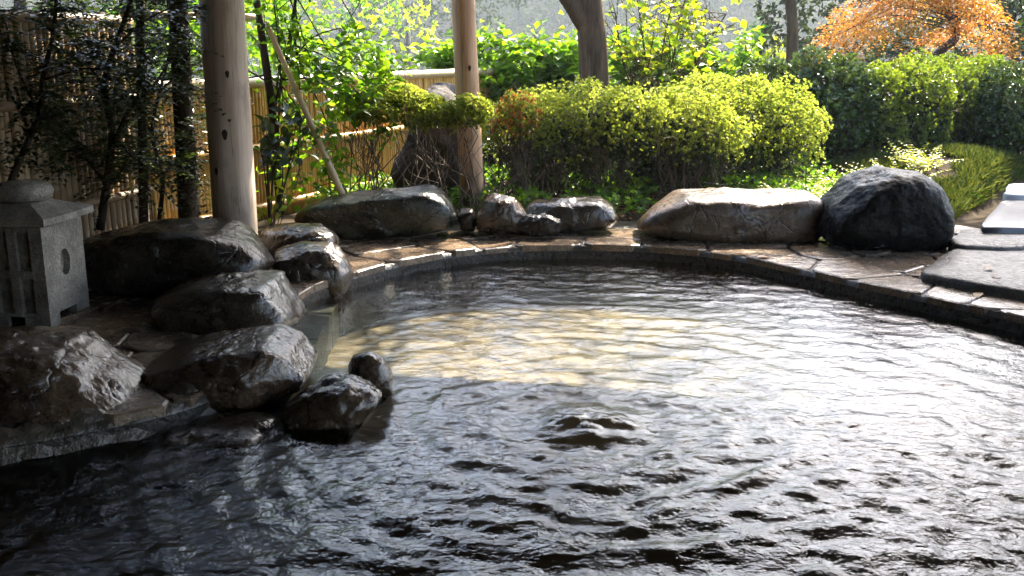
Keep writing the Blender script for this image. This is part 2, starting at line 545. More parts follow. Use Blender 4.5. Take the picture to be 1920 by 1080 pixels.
# ---------------------------------------------------------------- ground, river, far bank
def ground_z(X, Y):
    X = np.asarray(X, float); Y = np.asarray(Y, float)
    P = np.stack([X.ravel(), Y.ravel(), 0 * X.ravel()], 1)
    n = (noise3(P, 0.9, 3) * 0.03 + noise3(P, 3.1, 4) * 0.012).reshape(X.shape)
    z = np.full(X.shape, -0.06)
    edge = 8.55 + 0.10 * X                       # garden soil begins behind the ring of boulders
    edge = np.where(X < -1.0, 8.45 + 1.35 * (X + 1.0), edge)
    edge = np.where(X > 2.2, 8.77 - 0.6 * np.clip(X - 2.2, 0, 1.1) + 1.25 * np.clip(X - 3.4, 0, 99), edge)
    g = sstep(0, 0.35, Y - edge)
    z = z + g * (0.09 + n)
    z = z + 0.34 * np.exp(-(((X - 4.9) / 1.25) ** 2 + ((Y - 11.0) / 1.0) ** 2)) * g
    z = z + 0.16 * sstep(10.5, 13, Y) * sstep(2.0, 3.4, X)
    fall = sstep(15.5, 30, Y + 0.25 * np.abs(X))
    far = fall * -7.5
    P2 = np.stack([X.ravel(), Y.ravel(), 0 * X.ravel()], 1) / 30.0
    hill = (1 + 0.35 * fbm(P2, 1.0, 9, 3).reshape(X.shape)) * 30 * sstep(72, 240, Y) * (1 + 0.5 * sstep(0, 150, np.abs(X + 10)))
    side = sstep(40, 140, np.abs(X)) * sstep(0, 40, Y) * 14
    return np.where(Y > 14, z + far + hill + side * sstep(60, 120, Y), z + far)


def axis(breaks):
    out = [breaks[0][0]]
    for a, b, st in breaks:
        n = max(1, int(round((b - a) / st)))
        out += list(a + (b - a) * (np.arange(n) + 1) / n)
    return np.array(out)


gx = axis([(-320, -60, 20), (-60, -10, 4), (-10, 10, 0.1), (10, 60, 4), (60, 320, 20)])
gy = axis([(-60, -6, 6), (-6, 16, 0.1), (16, 40, 1.5), (40, 330, 10)])
GX, GY = np.meshgrid(gx, gy)
GZ = ground_z(GX, GY)
sel = (np.abs(GX) < 9.9) & (GY > -5) & (GY < 15.5)
sd = pool_sd(GX[sel], GY[sel])
zz = GZ[sel]; zz[sd < 0.12] = -1.3; GZ[sel] = zz
nx, ny = len(gx), len(gy)
idx = np.arange(nx * ny).reshape(ny, nx)
GF = np.stack([idx[:-1, :-1], idx[:-1, 1:], idx[1:, 1:], idx[1:, :-1]], -1).reshape(-1, 4)
obj("ground", mesh_np("ground", np.stack([GX, GY, GZ], -1).reshape(-1, 3), GF, M['soil'], True), kind="structure")
RV = [(-320, 22, -6.6), (320, 22, -6.6), (320, 110, -6.6), (-320, 110, -6.6)]
obj("river", mesh_np("river", RV, [(0, 1, 2, 3)], M['river']), kind="structure")

# ---------------------------------------------------------------- bath: deck, flagstones, basin, step
ring_t = [0.0, 0.0, 0.012, 0.30, 0.8, 1.6, 2.6]
ring_z = [-0.75, -0.05, -0.016, -0.016, -0.016, -0.016, -0.016]
V, F = [], []
for t, z in zip(ring_t, ring_z):
    p = POOL + NRM * t
    V += [(x, y, z) for x, y in p]
for r in range(len(ring_t) - 1):
    for i in range(NP_):
        j = (i + 1) % NP_
        F.append((r * NP_ + i, r * NP_ + j, (r + 1) * NP_ + j, (r + 1) * NP_ + i))
F = [f[::-1] for f in F]
nwall = 1 * NP_
deck = obj("deck", mesh_np("deck", V, F[nwall:], M['mortar']), kind="structure")
obj("pool_wall", mesh_np("pool_wall", V[:2 * NP_], F[:nwall], M['wall_stone'], True), kind="structure")

# pool floor
V = [(x, y, -0.42) for x, y in POOL + NRM * 0.03] + [(0.2, 4.6, -0.45)]
F = [(i, (i + 1) % NP_, NP_) for i in range(NP_)]
basin = obj("pool_floor", mesh_np("pool_floor", V, [f[::-1] for f in F], M['floor']), kind="structure")
# slabs of the underwater step along the boulders
ys = [4.55, 4.86, 5.12, 5.40, 5.66, 5.98, 6.24, 6.5, 6.75]
for k in range(len(ys) - 1):
    xr = -1.12 + 0.10 * (5.2 - ys[k]) / 2 + random.uniform(-0.012, 0.022)
    b = MB().box((-1.75, ys[k] + 0.006, -0.41), (xr, ys[k + 1] - 0.006, -0.17 + random.uniform(-0.008, 0.008)))
    b.build("step_slab", M['step'], basin, bevel=0.008)


# crazy paving, laid out along the outline: s along the edge, t away from it
def clip_poly(poly, n, c):
    out = []
    for i in range(len(poly)):
        a, b = poly[i], poly[(i + 1) % len(poly)]
        da, db = a @ n - c, b @ n - c
        if da <= 0: out.append(a)
        if da * db < 0: out.append(a + (b - a) * da / (da - db))
    return out


seeds = []
TMAX = 2.4
for gi in range(int(LEN / 0.42)):
    for gj in range(7):
        seeds.append(((gi + random.uniform(0.08, 0.92)) * 0.42, (gj + random.uniform(0.12, 0.88)) * 0.36))
seeds = np.array(seeds)
count = 0
for k, c in enumerate(seeds):
    p = pool_pt(np.array([c[0]]), np.array([c[1]]))[0]
    if p[1] < 3.0: continue
    if p[0] > -0.5 and p[1] < 4.5: continue
    u = p[0] / p[1] * FPX + 960
    if u < 60 or u > 2020: continue
    if p[1] > 8.5 + max(0, p[0] - 3.3) * 1.2: continue
    poly = [np.array(q) for q in ((c[0] - 0.8, 0.0), (c[0] + 0.8, 0.0), (c[0] + 0.8, TMAX), (c[0] - 0.8, TMAX))]
    dd = np.linalg.norm(seeds - c, axis=1)
    for j in np.argsort(dd)[1:22]:
        n = seeds[j] - c; L = np.linalg.norm(n); n = n / L
        poly = clip_poly(poly, n, ((seeds[j] + c) / 2) @ n - 0.010)
        if len(poly) < 3: break
    if len(poly) < 3: continue
    q = np.array(poly)
    # round off corners
    q = np.array([x for i in range(len(q)) for x in (q[i] * 0.86 + q[i - 1] * 0.14, q[i] * 0.86 + q[(i + 1) % len(q)] * 0.14)])
    w = pool_pt(q[:, 0], q[:, 1])
    cen = w.mean(0)
    dz = random.uniform(-0.006, 0.006)
    tilt = np.array((random.uniform(-0.02, 0.02), random.uniform(-0.02, 0.02)))
    n = len(w)
    top = w + (cen - w) * 0.05
    zt = (top - cen) @ tilt + dz
    Vv = [(x, y, -0.05) for x, y in w] + [(x, y, z - 0.007) for (x, y), z in zip(w, zt)] + [(x, y, z) for (x, y), z in zip(top, zt)]
    Ff = [tuple(range(2 * n, 3 * n))] + [(i, (i + 1) % n, n + (i + 1) % n, n + i) for i in range(n)] + [(n + i, n + (i + 1) % n, 2 * n + (i + 1) % n, 2 * n + i) for i in range(n)]
    me = bpy.data.meshes.new("flagstone")
    me.from_pydata([tuple(map(float, v)) for v in Vv], [], Ff)
    bm = bmesh.new(); bm.from_mesh(me); bmesh.ops.recalc_face_normals(bm, faces=bm.faces[:]); bm.to_mesh(me); bm.free()
    me.materials.append(M['flag'])
    obj("flagstone", me, deck)
    count += 1
print("flagstones", count)

# ---------------------------------------------------------------- water surface
BOIL = at(1100, 792, WATER_Z)
wx = np.arange(-3.3, 3.6, 0.017); wy = np.arange(1.9, 7.85, 0.014)
WX, WY = np.meshgrid(wx, wy)
WSD = pool_sd(WX, WY).reshape(WX.shape)
R = np.hypot(WX - BOIL[0], (WY - BOIL[1]))
TH = np.arctan2(WY - BOIL[1], WX - BOIL[0])
H = np.zeros(WX.shape)
Pw = np.stack([WX.ravel(), WY.ravel(), 0 * WX.ravel()], 1)
warp = (fbm(Pw, 1.3, 21, 3).reshape(WX.shape))
amp = 0.0038 * (0.35 + 0.9 * sstep(0.15, 0.8, R)) * np.exp(-R / 2.6)
patch = 0.55 + 0.75 * np.clip(noise3(Pw, 1.1, 31).reshape(WX.shape) + 0.3, 0, 1.2)
for lam, a, ph in ((0.20, 0.75, 0.0), (0.13, 0.42, 1.7), (0.29, 0.75, 0.6)):
    H += amp * patch * a * np.sin(2 * np.pi * (R + 0.12 * warp + 0.035 * np.sin(5 * TH + lam * 40)) / lam + ph)
for k in range(90):
    lam = float(np.exp(rng.uniform(math.log(0.045), math.log(0.30))))
    ang = rng.normal(math.pi / 2, 1.0)
    ph = rng.uniform(0, 6.28)
    a = 0.00037 * (lam / 0.15) ** 0.85
    H += a * np.sin(2 * np.pi * ((WX + 0.05 * warp) * math.cos(ang) + (WY + 0.05 * warp) * math.sin(ang)) / lam + ph)
H *= (1.0 - 0.38 * sstep(3.4, 5.0, WY)) * (1 - 0.6 * sstep(-0.75, -1.05, WX) * sstep(4.4, 4.9, WY))
dome = np.exp(-(R / 0.19) ** 2)
H += dome * (0.030 + 0.016 * fbm(Pw, 14, 51, 3).reshape(WX.shape)) - 0.012 * np.exp(-((R - 0.30) / 0.08) ** 2)
keep = WSD < 0.02
vid = -np.ones(WX.shape, int); vid[keep] = np.arange(keep.sum())
q = np.stack([vid[:-1, :-1], vid[:-1, 1:], vid[1:, 1:], vid[1:, :-1]], -1).reshape(-1, 4)
q = q[(q >= 0).all(1)]
WV = np.stack([WX[keep], WY[keep], WATER_Z + H[keep]], 1)
obj("water", mesh_np("water", WV, q, M['water'], True), kind="structure")


# ---------------------------------------------------------------- boulders
def sphere_grid(sub):
    bm = bmesh.new()
    bmesh.ops.create_icosphere(bm, subdivisions=sub, radius=1)
    V = np.array([v.co[:] for v in bm.verts]); F = np.array([[v.index for v in f.verts] for f in bm.faces])
    bm.free()
    return V, F


SPH = {k: sphere_grid(k) for k in (4, 5, 6)}


def rock(name, outline, Yc, depth, mat, label, cat="boulder", sq=3.0, rough=0.05, sub=5, seed=0, zmin=None, lean=0.6, group=None, facet=0.12):
    px = np.array(outline, float)
    y0, y1 = px[:, 1].min(), px[:, 1].max()
    W = []
    for x, y in px:
        t = 1 - 2 * (y - y0) / (y1 - y0)
        p = atY(x, y, Yc + depth * lean * t)
        W.append((p[0] * Yc / (Yc + depth * lean * t) if False else p[0], p[2]))
    W = np.array(W)
    if zmin is not None:
        lo = W[:, 1].min()
        W[:, 1] = np.where(W[:, 1] < lo + 0.45 * (W[:, 1].max() - lo), W[:, 1] + (zmin - lo) * (1 - (W[:, 1] - lo) / (0.45 * (W[:, 1].max() - lo))), W[:, 1])
    c = (W.min(0) + W.max(0)) / 2
    ang = np.linspace(-math.pi, math.pi, 361)
    rad = np.zeros(361)
    for k, a in enumerate(ang):
        d = np.array((math.cos(a), math.sin(a))); best = 0
        for i in range(len(W)):
            A, B = W[i] - c, W[(i + 1) % len(W)] - c
            e = B - A
            den = d[0] * e[1] - d[1] * e[0]
            if abs(den) < 1e-9: continue
            t = (A[0] * e[1] - A[1] * e[0]) / den
            s = (A[0] * d[1] - A[1] * d[0]) / den
            if t > best and -1e-6 <= s <= 1 + 1e-6: best = t
        rad[k] = best
    for _ in range(3):
        rad[1:-1] = (rad[:-2] + 2 * rad[1:-1] + rad[2:]) / 4
    S, F = SPH[sub]
    u, d, w = S[:, 0], S[:, 1], S[:, 2]
    rho = np.hypot(u, w)
    a = np.arctan2(w, u)
    k = (rho ** sq + np.abs(d) ** sq) ** (-1 / sq)
    Rr = np.interp(a, ang, rad)
    X = np.stack([Rr * rho * k * np.cos(a), depth * d * k, Rr * rho * k * np.sin(a)], 1)
    size = (W.max(0) - W.min(0)).mean() / 2
    # broken faces: push whatever sticks out beyond a few planes back on to them
    rr = np.random.default_rng(seed + 100)
    for _ in range(7):
        n = rr.normal(size=3); n /= np.linalg.norm(n)
        pr = X @ n
        lim = pr.max() * (1 - facet * rr.uniform(0.5, 1.3))
        ov = np.clip(pr - lim, 0, None)
        X = X - np.outer(ov * 0.75, n)
    dirn = S / np.linalg.norm(S, axis=1)[:, None]
    Q = X / size
    n = fbm(Q, 1.5, seed, 4) * rough * 0.8
    rdg = (1 - np.abs(fbm(Q, 2.8, seed + 5, 4))) * rough * 0.55
    fine = fbm(Q, 8.0, seed + 9, 4) * rough * 0.20 - np.clip(np.abs(fbm(Q, 4.0, seed + 15, 3)) * -6 + 1, 0, 1) * rough * 0.25
    X = X + dirn * ((n + rdg - rough * 0.35 + fine) * size)[:, None]
    loc = (c[0], Yc, c[1])
    return obj(name, mesh_np(name, X, F, mat, True), None, loc, label, cat, group)


ROCKS = [
    # name, outline, distance, half depth, material, label, extra
    ([(-170, 640), (-60, 612), (70, 606), (165, 620), (200, 652), (235, 690), (268, 735), (258, 775), (180, 800), (80, 835), (-60, 865), (-180, 850)], 4.25, 0.42, 'rock_brown', "large brown wet boulder at the pool edge below the stone lantern", dict(sub=6, seed=1, rough=0.07, sq=3.2)),
    ([(180, 672), (222, 668), (262, 700), (270, 735), (245, 775), (200, 770), (178, 720)], 4.36, 0.20, 'rock_grey', "small pale grey wedge stone leaning on the large boulder below the lantern", dict(sub=5, seed=2, sq=3.4)),
    ([(279, 700), (300, 665), (390, 632), (460, 616), (530, 606), (562, 630), (585, 690), (570, 722), (520, 745), (440, 768), (360, 772), (305, 750), (284, 725)], 4.62, 0.36, 'rock_brown', "flat-topped brown wet boulder nearest the two small rocks in the water", dict(sub=6, seed=3, rough=0.05, sq=4.5)),
    ([(300, 570), (318, 540), (390, 515), (470, 504), (535, 508), (548, 545), (565, 580), (555, 612), (480, 632), (400, 640), (330, 622), (303, 600)], 5.55, 0.36, 'rock', "dark wet boulder with a pale top, just behind the flat-topped brown one", dict(sub=5, seed=4, rough=0.06, sq=4.2)),
    ([(138, 470), (160, 446), (260, 420), (360, 408), (440, 412), (490, 440), (508, 470), (512, 505), (480, 535), (350, 555), (220, 560), (150, 545), (136, 510)], 6.30, 0.40, 'rock_black', "long low black boulder in front of the thick log post", dict(sub=5, seed=5, rough=0.05, sq=4.6)),
    ([(488, 440), (505, 422), (560, 414), (605, 416), (632, 435), (636, 458), (600, 470), (520, 475), (490, 462)], 7.25, 0.24, 'rock', "flat speckled wet stone beside the foot of the thick log post", dict(sub=5, seed=6, rough=0.06, zmin=-0.05)),
    ([(513, 490), (522, 466), (570, 450), (625, 452), (650, 480), (662, 510), (640, 540), (610, 548), (560, 535), (518, 515)], 6.68, 0.25, 'rock', "wet stone with a sunlit right side where the curved rim begins", dict(sub=5, seed=7, rough=0.06, zmin=-0.2)),
    ([(553, 405), (580, 378), (650, 362), (740, 350), (810, 344), (850, 368), (862, 392), (850, 425), (800, 440), (720, 450), (650, 452), (590, 440), (556, 420)], 8.15, 0.34, 'rock_moss', "big dark wet boulder with a greenish flat top before the golden fence", dict(sub=5, seed=8, rough=0.06, sq=4.4)),
    ([(858, 400), (866, 388), (888, 388), (894, 410), (890, 436), (862, 434)], 8.20, 0.12, 'rock_black', "small dark stone wedged at the foot of the thin post", dict(sub=4, seed=9)),
    ([(888, 405), (900, 372), (930, 358), (962, 364), (985, 395), (1000, 425), (985, 442), (930, 442), (895, 436)], 8.15, 0.20, 'rock_brown', "rounded reddish brown wet rock just right of the thin post", dict(sub=5, seed=10, rough=0.06)),
    ([(985, 392), (1000, 374), (1060, 366), (1125, 366), (1150, 385), (1158, 412), (1140, 428), (1070, 438), (1000, 438), (982, 415)], 8.35, 0.26, 'rock', "low flat dark rock under the yellow-green azalea", dict(sub=5, seed=11, rough=0.06, sq=3.4)),
    ([(965, 418), (990, 400), (1030, 398), (1052, 410), (1050, 435), (1015, 445), (970, 442)], 8.02, 0.12, 'rock_black', "small knobbly dark stone in front of the low flat rock", dict(sub=5, seed=12, rough=0.09)),
    ([(1182, 418), (1215, 380), (1270, 354), (1350, 350), (1400, 356), (1500, 352), (1532, 372), (1542, 410), (1535, 450), (1460, 458), (1350, 455), (1260, 445), (1195, 430)], 8.15, 0.42, 'rock_tan', "long flat-topped tan boulder on the far rim of the bath", dict(sub=5, seed=13, rough=0.045, sq=4.8)),
    ([(1538, 430), (1548, 380), (1585, 335), (1640, 310), (1690, 314), (1730, 340), (1765, 390), (1780, 435), (1775, 470), (1700, 478), (1600, 468), (1545, 455)], 7.75, 0.40, 'rock_jet', "tall rounded black boulder at the right end of the rim", dict(sub=6, seed=14, rough=0.05, sq=4.2)),
    ([(652, 690), (665, 662), (695, 654), (722, 668), (735, 700), (734, 740), (715, 765), (680, 760), (660, 720)], 4.55, 0.10, 'rock_brown', "small upright egg-shaped stone standing in the water", dict(sub=5, seed=15, rough=0.05, sq=2.4)),
    ([(530, 760), (560, 725), (610, 700), (660, 694), (700, 712), (718, 738), (690, 765), (640, 790), (580, 805), (535, 790)], 4.28, 0.20, 'rock_brown', "low brown wet stone half under water beside the egg-shaped one", dict(sub=5, seed=16, rough=0.10, zmin=-0.3)),
    ([(212, 830), (240, 800), (330, 785), (430, 778), (500, 770), (520, 790), (505, 815), (430, 845), (330, 868), (240, 872)], 4.08, 0.26, 'rock', "low dark stone at the waterline below the flat-topped boulder", dict(sub=5, seed=17, rough=0.08, zmin=-0.35)),
]
for i, (ol, Y, dp, mt, lb, ex) in enumerate(ROCKS):
    rock("boulder" if i not in (1, 8, 11, 14, 15, 16) else "stone", ol, Y, dp, M[mt], lb, "boulder" if i not in (1, 8, 11, 14, 15, 16) else "stone", **ex)
rock("standing_rock", [(716, 372), (735, 320), (765, 260), (785, 215), (800, 170), (815, 148), (850, 142), (868, 165), (880, 230), (900, 300), (915, 372), (900, 400), (730, 400)], 9.7, 0.40, M['rock_dry'],
     "tall craggy standing rock behind the thin post", "rock", seed=30, rough=0.10, sq=2.4, facet=0.2)

# mortar bedding under the boulders along the left edge
mx_, my_ = np.meshgrid(np.arange(-3.9, -0.85, 0.03), np.arange(3.2, 5.25, 0.03))
msd = pool_sd(mx_, my_).reshape(mx_.shape)
Pm = np.stack([mx_.ravel(), my_.ravel(), 0 * mx_.ravel()], 1)
mz = -0.02 + 0.06 * fbm(Pm, 5.5, 77, 5).reshape(mx_.shape) - 0.55 * sstep(0.06, -0.20, msd) - 0.18 * sstep(0.42, 0.75, msd)
mi = np.arange(mx_.size).reshape(mx_.shape)
mf = np.stack([mi[:-1, :-1], mi[:-1, 1:], mi[1:, 1:], mi[1:, :-1]], -1).reshape(-1, 4)
fm = msd.ravel()[mf].mean(1)
mf = mf[(fm > -0.4) & (fm < 0.9)]
obj("mortar_bed", mesh_np("mortar_bed", np.stack([mx_, my_, mz], -1).reshape(-1, 3), mf, M['mortar'], True), kind="structure")


# thick slabs at the right end
def slab(name, pts, z0, z1, mat, label, cat, ch=0.02, seed=0):
    pts = np.array(pts, float)
    q = []
    for i in range(len(pts)):
        a, b = pts[i], pts[(i + 1) % len(pts)]
        for t in (0.12, 0.37, 0.63, 0.88):
            q.append(a + (b - a) * t)
    q = np.array(q)
    q = q + np.random.default_rng(seed).normal(0, 0.008, q.shape)
    c = q.mean(0); n = len(q)
    V, F = [], []
    for s, z in ((1.0, z0), (1.0, z1 - ch), (0.985, z1 - ch * 0.35), (0.955, z1), (0.6, z1 + 0.004), (0.25, z1 - 0.004)):
        p = c + (q - c) * s
        V += [(x, y, z + (0 if z < z1 - ch * .9 else 0.006 * math.sin(7 * x + 5 * y))) for x, y in p]
    for r in range(5):
        for i in range(n):
            F.append((r * n + i, r * n + (i + 1) % n, (r + 1) * n + (i + 1) % n, (r + 1) * n + i))
    V = [(x - c[0], y - c[1], z) for x, y, z in V]
    mb = MB().add(V, F + [tuple(5 * n + i for i in range(n))])
    return mb.build(name, mat, None, True, loc=(c[0], c[1], 0), label=label, cat=cat)


def px_poly(L, z):
    return [at(x, y, z)[:2] for x, y in L]


slab("stone_slab", px_poly([(1722, 512), (1760, 480), (1800, 463), (1960, 462), (2060, 500), (2030, 560), (1900, 545), (1810, 530)], 0.05), -0.03, 0.055, M['slab'], "broad wet stepping slab at the right edge of the deck", "slab", 0.03, 1)
slab("stone_slab", px_poly([(1778, 447), (1805, 431), (1960, 426), (1990, 456), (1900, 464), (1795, 461)], 0.08), -0.03, 0.085, M['slab'], "rough wet slab between the black boulder and the smooth concrete path", "slab", 0.03, 2)
slab("path_slab", px_poly([(1825, 428), (1885, 374), (1990, 374), (1990, 426)], 0.13), 0.0, 0.135, M['concrete'], "smooth grey concrete path slab leading away at right", "path slab", 0.01, 3)
slab("kerb_block", px_poly([(1880, 366), (1893, 345), (1990, 342), (1990, 366)], 0.18), 0.0, 0.185, M['kerb'], "pale concrete block at the end of the path slab", "block", 0.01, 4)


# ---------------------------------------------------------------- posts and shelter roof
def log_post(name, px_top, px_bot, Yb, r, label, z0=-0.02, z1=2.82, mat='log'):
    b = atY(px_bot[0], px_bot[1], Yb); t = atY(px_top[0], px_top[1], Yb)
    dx = (t[0] - b[0]) / (t[2] - b[2])
    root = empty(name, (b[0] + dx * (z0 - b[2]), Yb, z0), label, "post")
    n, rows = 40, 60
    V, F = [], []
    for i in range(rows + 1):
        z = (z1 - z0) * i / rows
        for k in range(n):
            a = 2 * math.pi * k / n
            V.append([math.cos(a), math.sin(a), z])
    V = np.array(V)
    nn = fbm(V * (1.2, 1.2, 0.9), 1.0, int(r * 1000), 3) * 0.035
    kn = np.zeros(len(V))
    for a0, zz0, s in ((-1.5, 0.95, 0.07), (-1.25, 1.35, 0.05), (-2.0, 0.7, 0.05), (-1.1, 0.55, 0.06), (-1.7, 1.15, 0.05)):
        da = np.angle(np.exp(1j * (np.arctan2(V[:, 1], V[:, 0]) - a0)))
        kn += 0.05 * np.exp(-((da * r) ** 2 + (V[:, 2] - zz0) ** 2) / (s * 0.55) ** 2)
    rad = r * (1.03 - 0.04 * V[:, 2] / (z1 - z0)) * (1 + nn + kn)
    V[:, 0] = V[:, 0] * rad + dx * V[:, 2]; V[:, 1] *= rad
    for i in range(rows):
        for k in range(n):
            F.append((i * n + k, i * n + (k + 1) % n, (i + 1) * n + (k + 1) % n, (i + 1) * n + k))
    log = obj("log", mesh_np("log", V, F, M[mat], True), root)
    for a0, zz0, s in ((-1.5, 0.95, 0.026), (-1.25, 1.35, 0.018), (-2.0, 0.7, 0.02)):
        R_ = r * 1.035
        ring = [(0, 0)] + [(s * 0.7 * math.cos(t) * (1 + 0.2 * math.sin(3 * t)), s * 1.4 * math.sin(t)) for t in np.linspace(0, 2 * math.pi, 12, endpoint=False)]
        Vk = []
        for (p, q_) in ring:
            aa = a0 + p / R_
            rr_ = R_ * (1.045 if p == 0 and q_ == 0 else 1.02)
            Vk.append((rr_ * math.cos(aa) + dx * zz0, rr_ * math.sin(aa), zz0 + q_))
        MB().add(Vk, [(0, 1 + i, 1 + (i + 1) % 12) for i in range(12)]).build("knot", M['bark'], log)
    foot = MB()
    foot.tube([(0, 0, -0.06), (0, 0, 0.02), (0, 0, 0.035)], [r * 1.5, r * 1.5, r * 1.35], 12)
    foot.build("footing_stone", M['rock_grey'], root)
    return root


post1 = log_post("log_post", (416, 0), (440, 420), 6.95, 0.148, "thick weathered log post behind the long black boulder")
post2 = log_post("log_post", (868, 0), (886, 370), 8.95, 0.104, "thin reddish log post in front of the standing rock", mat='log_red')

roof = empty("shelter_roof", (0, 4, 2.85), "dark timber roof of the bath shelter overhead", "roof")
RP = [(-8, 7.9), (-2.6, 7.65), (-0.25, 9.25), (0.15, 8.9), (1.0, 8.85), (1.9, 8.72), (5.2, 7.9), (5.2, -5), (-8, -5)]
V = [(x, y - 4, 0.14) for x, y in RP] + [(x, y - 4, 0.20) for x, y in RP]
mb = MB().add(V, [tuple(range(len(RP) - 1, -1, -1)), tuple(range(len(RP), 2 * len(RP)))] + [(i, (i + 1) % len(RP), len(RP) + (i + 1) % len(RP), len(RP) + i) for i in range(len(RP))])
boarding = mb.build("roof_boarding", M['roofwood'], roof)


def eave_y(x):
    pts = [(-8, 7.9), (-2.6, 7.65), (-0.25, 9.25), (0.15, 8.9), (1.0, 8.85), (1.9, 8.72), (5.2, 7.9)]
    for (a, b), (c, d) in zip(pts, pts[1:]):
        if a <= x <= c: return b + (d - b) * (x - a) / (c - a)
    return 7.3


for x in np.arange(-7.6, 5.1, 0.6):
    MB().box((x - 0.035, -9, 0.03), (x + 0.035, eave_y(x) - 4 - 0.06, 0.137)).build("rafter", M['roofwood'], boarding)
p1, p2 = post1.location, post2.location
for a, b in (((-7.5, 7.1), (p1.x - 0.12, p1.y)), ((p1.x, p1.y), (p2.x, p2.y)), ((p2.x, p2.y), (2.0, 8.05)), ((2.0, 8.05), (5.0, 7.5))):
    MB().tube([(a[0], a[1] - 4, -0.08), (b[0], b[1] - 4, -0.08)], 0.10, 12).build("eave_beam", M['roofwood'], roof, True)


bath = empty("light_wall", (0, -3.2, 0), "unseen plaster wall added behind the bath shelter to shape the light", "added wall")  # unseen walls added to darken the foreground and bounce light back
MB().box((-8, -0.1, -0.1), (5.2, 0, 2.95)).build("wall", M['plaster'], bath)
MB().box((-8, 0.001, -0.1), (-7.9, 8.4, 2.95)).build("side_wall", M['plaster'], bath)

# ---------------------------------------------------------------- bamboo fences
def cane_mesh(name, r, h, mat, n=10):
    zs, rs = [], []
    z = 0.0
    while z < h - 0.05:
        seg = random.uniform(0.24, 0.32)
        zz = min(z + seg, h)
        zs += [z + 0.004, (z + zz) / 2, zz - 0.012, zz - 0.005]
        rs += [r, r * 0.985, r, r * 1.09]
        z = zz
    mb = MB().tube([(0, 0, q) for q in zs], rs, n)
    return mb.mesh(name, mat, True)


def fence(A, B, top, rails, mat, railmat, label, z0, r, name="bamboo_fence", rail_r=0.035, postat=()):
    A, B = np.array(A, float), np.array(B, float)
    L = np.linalg.norm(B - A); d = (B - A) / L
    nrm = np.array((d[1], -d[0]))
    root = empty(name, (A[0], A[1], z0), label, "fence")
    kinds = [cane_mesh("cane", r * random.uniform(0.92, 1.06), top - z0 - 0.03, mat) for _ in range(5)]
    n = int(L / (2 * r * 0.93))
    for i in range(n):
        p = d * (i + 0.5) * L / n + nrm * random.uniform(-0.004, 0.004)
        o = obj("cane", random.choice(kinds), root, (p[0], p[1], random.uniform(-0.01, 0.012)))
        o.rotation_euler = (random.uniform(-.006, .006), random.uniform(-.006, .006), random.uniform(0, 6.28))
    q0, q1 = -nrm * (r + 0.004), -nrm * (r + 0.012)
    mb = MB().add([(q[0], q[1], z) for z in (0.0, top - z0 - 0.05) for q in (q0, q0 + d * L, q1 + d * L, q1)], [(0, 3, 2, 1), (4, 5, 6, 7), (0, 1, 5, 4), (1, 2, 6, 5), (2, 3, 7, 6), (3, 0, 4, 7)])
    mb.build("light_block_panel", mat, root)  # added behind the canes so no sun shines between them
    for z in rails:
        off = nrm * (r + rail_r * 0.9) if z < top - 0.04 else nrm * 0.0
        rr = rail_r if z < top - 0.04 else rail_r * 1.35
        pts, rs = [], []
        for t in np.linspace(0, L, int(L / 0.11) + 2):
            k = len(pts)
            pts.append((d[0] * t + off[0], d[1] * t + off[1], z - z0)); rs.append(rr * (1.07 if k % 4 == 0 else 1.0))
        MB().tube(pts, rs, 10).build("rail", railmat if z > top - 0.04 else mat, root, True)  # golden fence: sunlit look of the top rail put into its paler colour
    for t in postat:
        p = d * t - nrm * (r + 0.062)
        MB().tube([(p[0], p[1], 0), (p[0], p[1], top - z0 + 0.05)], 0.045, 10).build("fence_post", M['bark'], root, True)
    return root


CORNER = (-2.82, 7.6)
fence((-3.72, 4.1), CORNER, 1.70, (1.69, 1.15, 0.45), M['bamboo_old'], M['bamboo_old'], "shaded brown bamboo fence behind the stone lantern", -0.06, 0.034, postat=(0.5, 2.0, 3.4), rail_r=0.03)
fence((CORNER[0] + 0.05, CORNER[1] + 0.03), (1.5, 16.5), 1.22, (1.215, 0.66, 0.14), M['bamboo'], M['bamboo_pale'], "golden bamboo fence with a pale top rail behind the log posts", -0.05, 0.0215, postat=(0.1, 2.2, 4.3, 6.4))

# ---------------------------------------------------------------- stone lantern
lan = at(96, 612, 0.0)
d1 = np.array((0.10, 0.995)); d1 /= np.linalg.norm(d1)      # right face runs away
d2 = np.array((-d1[1], d1[0]))                                # front face runs to the left
LW = 0.42
lc = lan[:2] + (d1 + d2) * LW / 2
lantern = empty("stone_lantern", (lc[0], lc[1], -0.012), "grey granite lantern with a round window at the left edge", "stone lantern", rz=math.atan2(d1[1], d1[0]) - math.pi / 2)
